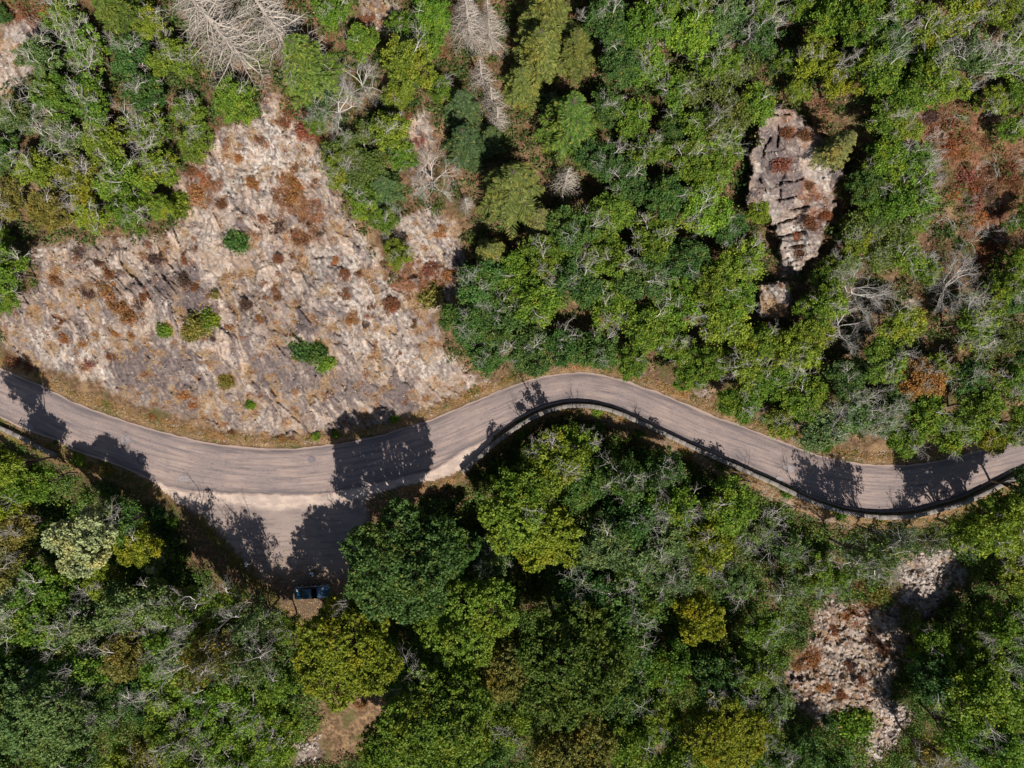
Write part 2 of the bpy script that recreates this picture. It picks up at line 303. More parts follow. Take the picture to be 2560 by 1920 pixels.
# colour zones
nA = fbm(px / 60, py / 60, 5, 101); nB = fbm(px / 25, py / 25, 4, 103); nC = fbm(px / 9, py / 9, 3, 105)
slab = np.zeros_like(px); pale = np.zeros_like(px); rust = np.zeros_like(px)
for p in SLAB: slab = np.maximum(slab, blob(px, py, p, 12, 1.1 * wn + 16 * str2))
for p in PALE: pale = np.maximum(pale, blob(px, py, p, 40, 2.0 * wn))
for p in RUST: rust = np.maximum(rust, blob(px, py, p, 20, 1.8 * wn))
clearing = blob(px, py, k([(700,1475),(790,1480),(850,1510),(835,1570),(780,1640),(640,1665),(610,1640),(680,1570)]), 12, wn)
streak = fbm(v / 0.28, u / 3.5, 4, 151); streakb = fbm(v / 0.7, u / 5.0, 4, 155)
slab = np.clip(slab * (0.50 + 1.3 * sstep(-0.25, 0.2, streak + 0.6 * streakb + 0.7 * (c1 - .4))), 0, 1)
slab = np.maximum(slab, 0.95 * sstep(0.06, 0.32, 0.6 * str1 + 0.4 * nB + 0.35 * streak + 0.55 * (c1 - .5) + 0.35 * (c2 - .5) - 0.10 * (py < 700))) * rock
pale = 0.85 * pale * sstep(-0.2, 0.25, nC + 0.6 * nB + 0.4 * streak) + 0.8 * sstep(0.30, 0.55, 0.7 * nC + 0.5 * nB + 0.4 * streak + 0.5 * (q1 - .5) + 0.5 * (q2 - .5)) ; pale = np.clip(pale, 0, 1) * rock * (1 - 0.8 * slab)
verge = (py < ny) * sstep(38, 18, dn + 0.6 * wn) * sstep(-2, 6, dn) + (py > ny) * (ds > 0) * sstep(60, 20, ds) * 0.8
lowg = blob(px, py, ROCK['low'], 12, wn)
grass = 0.8 * lowg * sstep(0.0, 0.35, nC + 0.5 * nB) + np.clip(verge * (0.55 + 0.9 * nB), 0, 1) + rock * sstep(0.02, 0.30, -disp * 0.4 + 0.5 * nA + 0.4 * nC + 0.35 * nB - 0.02) * 0.8 * (1 - crag) + (1 - rock) * sstep(0.15, 0.4, nA) * 0.5 * (py < ny) + (1 - rock) * clearing * 0.7 * sstep(0.0, 0.4, nC + nB)
# deep-rooted paler dirt just beside the asphalt
rust = rust + 0.6 * lowg * sstep(0.15, 0.4, nB + 0.3 * nC)
rust = np.clip(rust * sstep(-0.25, 0.1, nB + 0.4 * nC), 0, 1) + sstep(0.27, 0.45, nB + 0.35 * nA + 0.3 * nC) * rock * 0.75 * (1 - crag)
moss = sstep(0.25, 0.5, nB + nC * 0.4) * verge * 0.8 + (1 - rock) * sstep(0.0, 0.4, -nA + 0.3 * nC) * 0.7
moss += (py > ny) * (px < 760) * sstep(0.0, 0.3, nC + nB) * sstep(8, 16, ds) * 0.7
one = np.ones_like(px); tone = 0.5 * c1 + 0.35 * q2 + 0.15 * c3; zA = np.clip(np.stack([rock, grass, slab, one], 1), 0, 1); zC = np.clip(np.stack([tone, tone * 0, tone * 0, one], 1), 0, 1); zB = np.clip(np.stack([rust, pale, moss, one], 1), 0, 1)
fm = rock[F].mean(1) > 0.5
def sub(name, sel):
    f = F[sel]; us, inv = np.unique(f, return_inverse=True); me = npmesh(name, V[us], inv.reshape(f.shape), M_ter, name == 'ground')
    attr(me, 'zoneA', zA[us], 'POINT', 'FLOAT_COLOR'); attr(me, 'zoneB', zB[us], 'POINT', 'FLOAT_COLOR'); attr(me, 'tone', tone[us]); return link(name, me)
fpx = px[F[:, 0]]; fpy = py[F[:, 0]]
og = sub('ground', ~fm); tag(og, kind='structure')
orf = sub('rocky_hillside', fm); tag(orf, kind='structure')
zgrid = Z.reshape(ny_, nx_)
def terrain_z(ax, ay):                     # displaced terrain height at photo plan position
    i = np.clip(np.searchsorted(gx, ax), 1, nx_ - 1); j = np.clip(np.searchsorted(gy, ay), 1, ny_ - 1); return zgrid[j, i]

# ------------------------------------------------------------------ road and lay-by
def road_mat():
    m, t, b = newmat('worn_pinkish_asphalt'); au = N(t, 'ShaderNodeAttribute', attribute_name='along').outputs['Fac']; av = N(t, 'ShaderNodeAttribute', attribute_name='across').outputs['Fac']
    tc = N(t, 'ShaderNodeTexCoord').outputs['Object']
    cv = N(t, 'ShaderNodeCombineXYZ'); t.links.new(math_(t, 'MULTIPLY', au, 0.10), cv.inputs[0]); t.links.new(math_(t, 'MULTIPLY', av, 1.5), cv.inputs[1])
    st = noise(t, 1.6, cv.outputs[0], 7, 0.62)
    cw = N(t, 'ShaderNodeCombineXYZ'); t.links.new(math_(t, 'MULTIPLY', au, 0.9), cw.inputs[0]); t.links.new(math_(t, 'MULTIPLY', av, 6.0), cw.inputs[1])
    s2 = noise(t, 1.3, cw.outputs[0], 4, 0.7); n1 = noise(t, 0.20, tc, 5, 0.6); n2 = noise(t, 6, tc, 4, 0.7)
    c = ramp(t, st, [(0.32, (0.085, 0.072, 0.080)), (0.42, (0.165, 0.132, 0.130)), (0.50, (0.250, 0.190, 0.170)), (0.66, (0.335, 0.250, 0.215))])
    c = mix(t, math_(t, 'MULTIPLY', ramp(t, n1, [(0.45, (0, 0, 0)), (0.56, (1, 1, 1))]), 0.5), c, (0.17, 0.142, 0.142))
    blk = math_(t, 'MULTIPLY', ramp(t, s2, [(0.575, (0, 0, 0)), (0.62, (1, 1, 1))]), ramp(t, n1, [(0.40, (0, 0, 0)), (0.5, (1, 1, 1))]))
    c = mix(t, math_(t, 'MULTIPLY', blk, 0.75), c, (0.085, 0.075, 0.085))
    c = mix(t, ramp(t, n2, [(0.35, (0, 0, 0)), (0.7, (0.35, 0.35, 0.35))]), c, (0.36, 0.29, 0.27)); c = mix(t, ramp(t, noise(t, 3.5, tc, 5, 0.7), [(0.58, (0, 0, 0)), (0.70, (0.35, 0.35, 0.35))]), c, (0.13, 0.105, 0.11))
    em = N(t, 'ShaderNodeAttribute', attribute_name='edge').outputs['Fac']
    cn = N(t, 'ShaderNodeCombineXYZ'); t.links.new(math_(t, 'MULTIPLY', au, 0.25), cn.inputs[0]); t.links.new(math_(t, 'MULTIPLY', av, 3.0), cn.inputs[1]); n4 = noise(t, 1, cn.outputs[0], 5)
    tar = math_(t, 'MULTIPLY', math_(t, 'MULTIPLY', ramp(t, em, [(0.0, (0, 0, 0)), (0.10, (0, 0, 0)), (0.2, (1, 1, 1)), (0.75, (0, 0, 0))]), ramp(t, n4, [(0.36, (0, 0, 0)), (0.55, (1, 1, 1))])), 0.85)
    c = mix(t, tar, c, (0.10, 0.085, 0.09))
    dust = math_(t, 'MULTIPLY', ramp(t, math_(t, 'ADD', em, math_(t, 'MULTIPLY', n4, 0.25)), [(0.10, (1, 1, 1)), (0.30, (0, 0, 0))]), 0.8)
    c = mix(t, dust, c, (0.42, 0.30, 0.24))
    t.links.new(c, b.inputs['Base Color']); b.inputs['Roughness'].default_value = 0.9
    return m
def layby_mat():
    m, t, b = newmat('dusty_gravel'); tc = N(t, 'ShaderNodeTexCoord').outputs['Object']; sd = N(t, 'ShaderNodeAttribute', attribute_name='sand').outputs['Fac']; shaded_dirt = N(t, 'ShaderNodeAttribute', attribute_name='dirt').outputs['Fac']
    n1 = noise(t, 0.3, tc, 5, 0.6); n2 = noise(t, 7, tc, 4, 0.75)
    c = ramp(t, n1, [(0.35, (0.19, 0.155, 0.148)), (0.62, (0.29, 0.225, 0.20))])
    c = mix(t, math_(t, 'MULTIPLY', n2, 0.3), c, (0.36, 0.29, 0.25))
    mp = N(t, 'ShaderNodeMapping'); mp.inputs['Rotation'].default_value = (0, 0, 0.5); mp.inputs['Scale'].default_value = (0.35, 2.2, 1); t.links.new(tc, mp.inputs[0])
    rt = noise(t, 0.8, mp.outputs[0], 5, 0.6); c = mix(t, ramp(t, rt, [(0.38, (0.6, 0.6, 0.6)), (0.5, (0, 0, 0))]), c, (0.15, 0.12, 0.115)); c = mix(t, ramp(t, noise(t, 3.0, tc, 5, 0.75), [(0.58, (0, 0, 0)), (0.68, (0.55, 0.55, 0.55))]), c, (0.13, 0.10, 0.09))
    c = mix(t, shaded_dirt, c, ramp(t, n2, [(0.3, (0.05, 0.032, 0.02)), (0.7, (0.16, 0.105, 0.065))]))  # bare dirt, with the shade around the car put into its dark brown
    c = mix(t, sd, c, ramp(t, n2, [(0.3, (0.43, 0.34, 0.285)), (0.7, (0.58, 0.46, 0.385))]))
    t.links.new(c, b.inputs['Base Color']); b.inputs['Roughness'].default_value = 0.95; return m
def resample(pts, n):
    P = np.array(pts, float)
    # Catmull-Rom smoothing
    out = []
    for i in range(len(P) - 1):
        p0 = P[max(i - 1, 0)]; p1 = P[i]; p2 = P[i + 1]; p3 = P[min(i + 2, len(P) - 1)]
        for q in np.linspace(0, 1, 8, endpoint=False):
            out.append(0.5 * ((2 * p1) + (-p0 + p2) * q + (2 * p0 - 5 * p1 + 4 * p2 - p3) * q * q + (-p0 + 3 * p1 - 3 * p2 + p3) * q ** 3))
    out.append(P[-1]); out = np.array(out); L = np.concatenate([[0], np.cumsum(np.linalg.norm(np.diff(out, axis=0), axis=1))])
    q = np.linspace(0, L[-1], n); return np.stack([np.interp(q, L, out[:, 0]), np.interp(q, L, out[:, 1])], 1), q
Npts, Nl = resample(NE, 1500)
SEd, _ = resample(SE, 3000)
from_i = []
# pair every north point with the point of the south edge met by the local normal
tang = np.gradient(Npts, axis=0); tang /= np.linalg.norm(tang, axis=1, keepdims=True); nor = np.stack([-tang[:, 1], tang[:, 0]], 1)
sx = np.interp(Npts[:, 0], SEd[:, 0], SEd[:, 1])
Sx = Npts.copy()
j = 0
for i in range(len(Npts)):
    d = SEd - Npts[i]; al = d @ nor[i]; ac = np.abs(d @ tang[i]); ok = al > 0; sc_ = np.where(ok & (al < 400), ac + 0.02 * al, 1e9); jj = int(np.argmin(sc_)); Sx[i] = SEd[jj]
for _ in range(6): Sx[1:-1] = (Sx[:-2] + Sx[1:-1] * 2 + Sx[2:]) / 4
Sx[:, 1] = np.interp(Sx[:, 0], SEd[:, 0], SEd[:, 1])
nc = 21; rows = []; rv = []; ru_ = []; re = []
jit = 3 * fbm(Nl / 30, Nl * 0 + 3.3, 5, 7)
for jx in range(nc):
    f = jx / (nc - 1); P = Npts * (1 - f) + Sx * f; wd = np.linalg.norm(Sx - Npts, axis=1)
    if jx >= nc - 3: P = P + nor * (((jx - nc + 4) / 3) * 9 * fbm(Nl / 26, Nl * 0 + 8.8, 5, 17) * ((Sx[:, 0] > 380) & (Sx[:, 0] < 1150)))[:, None]
    if jx == 0: P = P + nor * (jit * 1.3)[:, None]
    rows.append(P); rv.append(f * wd * PM); ru_.append(Nl * PM); re.append(np.minimum(f, 1 - f) * wd * PM / 1.4)
P = np.stack(rows, 1); nI = len(Npts)
crown = 0.06 * (1 - (np.abs(np.linspace(-1, 1, nc)) ** 2))[None, :] + np.zeros((nI, 1)) + 0.0
Vr = np.stack([(P[..., 0] - 1280) * PM, (960 - P[..., 1]) * PM, crown], -1).reshape(-1, 3)
ii = np.arange(nI * nc).reshape(nI, nc); Fr = np.stack([ii[:-1, :-1], ii[:-1, 1:], ii[1:, 1:], ii[1:, :-1]], -1).reshape(-1, 4)
Fr = Fr[:, ::-1]
me = npmesh('road', Vr, Fr, road_mat(), True)
attr(me, 'along', np.stack(ru_, 1).ravel()); attr(me, 'across', np.stack(rv, 1).ravel()); attr(me, 'edge', np.clip(np.stack(re, 1).ravel(), 0, 1))
road = tag(link('road', me), kind='structure')
M_patch = simple('pale_road_repair', (0.26, 0.225, 0.225), 0.9, 0.15, 5); M_patchd = simple('dark_road_repair', (0.17, 0.145, 0.155), 0.9, 0.15, 5)
def patch(x, y, a, b, rot, mt, ring=False):
    n = 28; V_ = []; F_ = []; cz = 0.075
    for i in range(n):
        t = 2 * math.pi * i / n; j = 1 + 0.07 * math.sin(3 * t + x) + 0.05 * math.sin(5 * t + y)
        for q in ((0.80, 1.0) if ring else (0.02, 1.0)):
            ex, ey = a * q * j * math.cos(t), b * q * j * math.sin(t); V_.append(((x - 1280 + ex * math.cos(rot) - ey * math.sin(rot)) * PM, (960 - y - ex * math.sin(rot) - ey * math.cos(rot)) * PM, cz))
    F_ = [(2 * i, 2 * ((i + 1) % n), 2 * ((i + 1) % n) + 1, 2 * i + 1) for i in range(n)]
    return link('patch', npmesh('patch', V_, np.array(F_), mt), road)
patch(315, 1099, 12, 11, 0, M_patch); patch(356, 1149, 11, 10, 0, M_patch); patch(356, 1149, 12, 11, 0, M_patchd, True); patch(461, 1196, 16, 8, 0, M_patch); patch(780, 1149, 10, 8, 0, M_patchd)
patch(1972, 1171, 16, 7, 0.3, M_patch); patch(1949, 1196, 10, 5, 0.3, M_patch); patch(2003, 1192, 8, 5, 0, M_patch); patch(68, 1062, 20, 6, 0.5, M_patch); patch(235, 1112, 9, 4, 0.2, M_patchd)
# lay-by sheet
LB = [(330, 1176), (389, 1214), (430, 1250), (459, 1275), (490, 1306), (525, 1345), (564, 1392), (603, 1430), (640, 1470), (700, 1525), (780, 1548), (860, 1540), (915, 1480), (935, 1360), (930, 1262), (965, 1232), (1030, 1214), (1100, 1200), (1157, 1178), (1205, 1132), (1240, 1096), (1225, 1078), (1100, 1150), (860, 1205), (661, 1215), (500, 1205)]
lx = np.arange(320, 1250, 4.0); ly = np.arange(1070, 1560, 4.0); LX, LY = np.meshgrid(lx, ly); lxr, lyr = LX.ravel(), LY.ravel()
sdl = sdist(lxr, lyr, LB) + 5 * fbm(lxr / 30, lyr / 30, 3, 3)
wn2 = 9 * fbm(lxr / 45, lyr / 22, 5, 13)
sy0 = np.interp(lxr, [330, 389, 447, 505, 661, 860, 950, 1099, 1161, 1230], [1180, 1200, 1220, 1222, 1228, 1220, 1200, 1165, 1125, 1090]); sy1 = np.interp(lxr, [330, 400, 459, 520, 600, 700, 800, 870, 960, 1040, 1099, 1160, 1230], [1190, 1240, 1262, 1258, 1264, 1272, 1264, 1250, 1225, 1212, 1200, 1175, 1120])
sand = sstep(-3, 3, lyr - sy0 + wn2) * sstep(9, -9, lyr - sy1 + 2 * wn2) * (0.55 + 0.45 * sstep(-0.2, 0.25, fbm(lxr / 28, lyr / 12, 4, 19))); dirt = sstep(1400, 1480, lyr + 4 * wn2) * 0.95; dirt = np.maximum(dirt, sstep(26, 6, sdl + wn2) * (sand < 0.3))  # dirt at the lower end and edges; its dark tone includes painted shade
li = np.arange(len(lxr)).reshape(len(ly), len(lx)); Fl = np.stack([li[:-1, :-1], li[1:, :-1], li[1:, 1:], li[:-1, 1:]], -1).reshape(-1, 4); Fl = Fl[(sdl[Fl] > 0).all(1)]
us, inv = np.unique(Fl, return_inverse=True)
Vl = np.stack([(lxr - 1280) * PM, (960 - lyr) * PM, np.full(lxr.shape, -0.010)], 1)[us]
me = npmesh('layby', Vl, inv.reshape(Fl.shape), layby_mat()); attr(me, 'sand', sand[us]); attr(me, 'dirt', dirt[us]); tag(link('layby', me), kind='structure')

# ------------------------------------------------------------------ parapet walls
M_stone = simple('grey_rubble_stone', (0.16, 0.145, 0.13), 0.95, 0.55, 2.2); M_cap = simple('pale_coping_stone', (0.205, 0.182, 0.165), 0.95, 0.45, 1.2); M_face = simple('brown_rubble_stone', (0.30, 0.24, 0.19), 0.95, 0.6, 2.5)
def wall(cl, h, th, label, batter=True, gap=None):
    rng = np.random.default_rng(5); root = empty('parapet_wall', ((cl[0][0] - 1280) * PM, (960 - cl[0][1]) * PM, 0)); tag(root, label, 'stone wall'); ox, oy, _ = root.location
    C, L = resample(cl, max(60, int(sum(math.dist(a, b) for a, b in zip(cl[:-1], cl[1:])) / 9))); X = np.stack([(C[:, 0] - 1280) * PM - ox, (960 - C[:, 1]) * PM - oy], 1)
    T = np.gradient(X, axis=0); T /= np.linalg.norm(T, axis=1, keepdims=True); Nn = np.stack([-T[:, 1], T[:, 0]], 1)     # points to the road side (north)
    def strip(prof, name, mat, jit=0.02):
        m = len(prof); A = np.zeros((len(X), m, 3))
        for q, (o, z) in enumerate(prof):
            jj = rng.normal(0, jit, len(X)); A[:, q, :2] = X + Nn * (o + jj)[:, None]; A[:, q, 2] = z + rng.normal(0, jit, len(X))
        i_ = np.arange(len(X) * m).reshape(len(X), m); ff = [np.stack([i_[:-1, q], i_[1:, q], i_[1:, (q + 1) % m], i_[:-1, (q + 1) % m]], -1) for q in range(m)]
        V_ = A.reshape(-1, 3); F_ = np.concatenate(ff)
        ends = np.array([[i_[0, 0], i_[0, 1], i_[0, 2], i_[0, 3 % m]], [i_[-1, 3 % m], i_[-1, 2], i_[-1, 1], i_[-1, 0]]]); F_ = np.concatenate([F_, ends])
        return link(name, npmesh(name, V_, F_, mat), root)
    strip([(th / 2, -0.3), (th / 2, h - 0.14), (-th / 2, h - 0.14), (-th / 2, -0.6)], 'masonry', M_stone, 0.012)
    # coping laid as separate long stones with open joints
    Vv = []; Ff = []; i = 0
    while i < len(X) - 3:
        stp = int(rng.integers(2, 4)); j_ = min(i + stp, len(X) - 1); a = X[i] + T[i] * 0.012; b = X[j_] - T[j_] * 0.012; zz = h + rng.normal(0, 0.018); o1 = th / 2 + 0.04 + rng.normal(0, 0.02); o2 = th / 2 + 0.04 + rng.normal(0, 0.02)
        q = [a + Nn[i] * o1, b + Nn[j_] * o1, b - Nn[j_] * o2, a - Nn[i] * o2]; n0 = len(Vv)
        for z_ in (h - 0.137, zz - 0.03): Vv += [(p[0], p[1], z_) for p in q]
        mid = (a + b) / 2; Vv += [(*(mid + (p - mid) * 0.93), zz) for p in q]
        for r_ in (0, 4):
            for e in range(4): Ff.append((n0 + r_ + e, n0 + r_ + (e + 1) % 4, n0 + r_ + 4 + (e + 1) % 4, n0 + r_ + 4 + e))
        Ff.append((n0 + 8, n0 + 9, n0 + 10, n0 + 11)); i = j_
    link('coping', npmesh('coping', Vv, np.array(Ff), M_cap), root)
    if batter:
        m = 9; A = np.zeros((len(X), m, 3)); 
        for q in range(m):
            f = q / (m - 1); oo = -(th / 2 - 0.1 + f * 1.5); A[:, q, :2] = X + Nn * (oo + rng.normal(0, 0.07, len(X)))[:, None]; A[:, q, 2] = -0.35 - 3.2 * f ** 1.2 + rng.normal(0, 0.09, len(X))
        i_ = np.arange(len(X) * m).reshape(len(X), m); F_ = np.stack([i_[:-1, :-1], i_[1:, :-1], i_[1:, 1:], i_[:-1, 1:]], -1).reshape(-1, 4)
        A[:, 0, 2] = -0.2
        o = link('retaining_face', npmesh('retaining_face', A.reshape(-1, 3), F_[:, ::-1], M_face), root)
    return root
def off(pts, d): return [(a, b + d) for a, b in pts]
WL = [(1157, 1180), (1200, 1140), (1239, 1106), (1297, 1063), (1355, 1032), (1414, 1016), (1472, 1015), (1530, 1027), (1589, 1051), (1647, 1079), (1710, 1109), (1778, 1140), (1855, 1174), (1933, 1209), (2011, 1246), (2089, 1274), (2128, 1283), (2205, 1291), (2283, 1287), (2322, 1277), (2400, 1256), (2478, 1219), (2560, 1179), (2700, 1130), (2850, 1080)]
wall(WL, 0.80, 0.43, 'long low stone parapet curving along the outer edge of the right half of the road')
wall([(-260, 938), (-120, 1005), (0, 1066), (40, 1084), (85, 1107)], 0.55, 0.42, 'low weathered stone wall beside the shaded road at the far left edge of the photo', False)
wall([(90, 1112), (110, 1122), (144, 1138)], 0.45, 0.42, 'short last piece of low stone wall, set slightly back, where the left wall ends', False)
# ------------------------------------------------------------------ vegetation builders
RNG = np.random.default_rng(11)
def grow(S, rng, p, d, L, r, depth, curl=0.35, spread=0.7, up=0.15, tips=None, kids=(2, 4)):
    n = 3 if depth > 0 else 2
    for i in range(n):
        d = d + rng.normal(0, curl, 3) * 0.6; d[2] += up * 0.3; d = d / np.linalg.norm(d); q = p + d * L / n; r2 = r * 0.82; S.append((*p, *q, r, r2))
        if depth > 0 and i > 0:
            for _ in range(rng.integers(1, 3)):
                e = d + rng.normal(0, spread, 3); e /= np.linalg.norm(e); grow(S, rng, q, e, L * rng.uniform(0.45, 0.7), r2 * 0.6, depth - 1, curl, spread, up, tips, kids)
        p = q; r = r2
    if depth > 0:
        for _ in range(rng.integers(*kids)):
            e = d + rng.normal(0, spread * 0.8, 3); e /= np.linalg.norm(e); grow(S, rng, p, e, L * rng.uniform(0.55, 0.8), r * 0.75, depth - 1, curl, spread, up, tips, kids)
    elif tips is not None: tips.append(p)
def path(S, p, q, r0, r1, rng, n=4, w=0.12):
    p = np.array(p, float); q = np.array(q, float); L = np.linalg.norm(q - p); a = p
    for i in range(n):
        b = p + (q - p) * (i + 1) / n + (rng.normal(0, w * L / n, 3) if i < n - 1 else 0); S.append((*a, *b, r0 + (r1 - r0) * i / n, r0 + (r1 - r0) * (i + 1) / n)); a = b
def part_mesh(name, S, mat, n=4):
    v, f = tubes(S, n); return npmesh(name, v, f, mat, True)
def leaves_mesh(name, C, rng, a, b, mat, tint, up=0.45):
    v, f = diamonds(C, rng, a, b, up); me = npmesh(name, v, f, mat); attr(me, 'tint', np.clip(tint, 0, 1), 'FACE'); return me
def proto_broad(seed, R, H, nl, ncl, leafs, bare, rough=0.4, la=0.125, lb=0.08):
    """trunk and limbs, leaf clumps over several lobes, bare branches standing out of the crown"""
    rng = np.random.default_rng(seed); S = []; SB = []; C = []; T = []; hz = H - R * 0.62; fork = np.array([rng.normal(0, .3), rng.normal(0, .3), hz * 0.45])
    path(S, (0, 0, -2.2), fork, 0.05 * R + 0.05, 0.035 * R + 0.03, rng, 4, 0.05)
    for i in range(nl):
        t = 2.399 * i + rng.normal(0, 0.35); q = (i + 0.5) / nl; rad = R * 0.66 * math.sqrt(q) * rng.uniform(0.8, 1.15); zz = hz + R * 0.42 * (1 - q * q) + rng.normal(0, 0.07 * R)
        zz += rng.normal(0, 0.10 * R); c = np.array([rad * math.cos(t), rad * math.sin(t) * 0.92, zz]); path(S, fork, c, 0.022 * R + 0.02, 0.03, rng, 5, 0.25); lr = R * rng.uniform(0.30, 0.46)
        dead = rng.random() < bare * 0.35
        nc_ = ncl if not dead else int(ncl * 0.25)
        for j in range(nc_):
            d = rng.normal(size=3); d /= np.linalg.norm(d); d[2] = d[2] * 0.9 + 0.25; pos = c + d * lr * rng.uniform(0.6, 1.12) * np.array([1, 1, 0.72]); 
            if rng.random() < 0.35: path(S, c, pos, 0.03, 0.012, rng, 2, 0.2)
            cr = rng.uniform(0.08, 0.155) * (R ** 0.5) * 1.05; m = int(leafs * rng.uniform(0.6, 1.4) * 1.4); g = rng.normal(size=(m, 3)) * cr * np.array([1, 1, 0.6]); C.append(pos + g); T.append(np.full(m, rng.uniform(0.15, 0.75)) + rng.normal(0, 0.17, m))
        if dead or rng.random() < bare * 0.55:
            d = c - fork; d[2] *= 0.5; d /= np.linalg.norm(d); st_ = c - d * lr * 0.3 + np.array([0, 0, lr * 0.25]); path(SB, fork, st_, 0.06, 0.07, rng, 4, 0.15); grow(SB, rng, st_, d + np.array([0, 0, 0.45]), lr * rng.uniform(1.0, 1.5), 0.085, 3, 0.42, 0.62, 0.2, None, (1, 3))
        for _ in range(int(bare * 2.2 + 0.5)):
            d = rng.normal(size=3); d[2] = abs(d[2]) * 0.6 + 0.2; d /= np.linalg.norm(d); path(SB, fork, c + d * lr * 0.55, 0.05, 0.045, rng, 4, 0.15); grow(SB, rng, c + d * lr * 0.55, d, lr * rng.uniform(0.6, 1.0), 0.05, 2, 0.45, 0.7, 0.1, None, (1, 3))
    C = np.concatenate(C); T = np.concatenate(T); out = [('trunk', part_mesh('trunk', S, M_bark)), ('crown', leaves_mesh('crown', C, rng, la, lb, M_leaf, T))]
    if SB: out.append(('bare_branches', part_mesh('bare_branches', SB, M_bare, 3)))
    return R, H, out
def proto_dense(seed, R, H, n, leafs, ca_=0.34):
    """smooth domed crown made of many separate leaf rosettes"""
    rng = np.random.default_rng(seed); S = []; C = []; T = []; hz = H - R * 0.7; fork = np.array([0, 0, hz * 0.5]); path(S, (0, 0, -2.2), fork, 0.06 * R + 0.05, 0.04 * R, rng, 4, 0.05)
    lob = rng.normal(size=(15, 3)); lob[:, 2] = np.abs(lob[:, 2]) * 0.7; lob /= np.linalg.norm(lob, axis=1, keepdims=True)
    for i in range(n):
        z = 1 - 1.25 * (i + 0.5) / n; t = 2.39996 * i + rng.normal(0, .3); sr = math.sqrt(max(0, 1 - z * z)); d = np.array([sr * math.cos(t), sr * math.sin(t), z])
        rr = R * (0.58 + 0.46 * np.exp((lob @ d - 1) * 9).max()) * rng.uniform(0.90, 1.05); pos = np.array([0, 0, hz]) + d * rr * np.array([1, 1, 0.72])
        if i % 9 == 0: path(S, fork, pos * 0.95 + fork * 0.05, 0.09, 0.03, rng, 4, 0.15)
        m = int(leafs * rng.uniform(0.7, 1.3)); g = rng.normal(size=(m, 3)) * ca_ * 0.5 * np.array([1, 1, 0.6]); C.append(pos + g); T.append(np.full(m, rng.uniform(0.25, 0.7)) + rng.normal(0, 0.14, m) + 0.25 * g[:, 2] / ca_)  # upper leaves of each rosette tinted lighter as a painted highlight
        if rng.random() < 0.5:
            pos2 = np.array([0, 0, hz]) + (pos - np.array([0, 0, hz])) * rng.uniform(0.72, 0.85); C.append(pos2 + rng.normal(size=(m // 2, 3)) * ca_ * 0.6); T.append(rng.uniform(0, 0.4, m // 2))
    return R, H, [('trunk', part_mesh('trunk', S, M_bark)), ('crown', leaves_mesh('crown', np.concatenate(C), rng, 0.125, 0.08, M_leaf, np.concatenate(T)))]
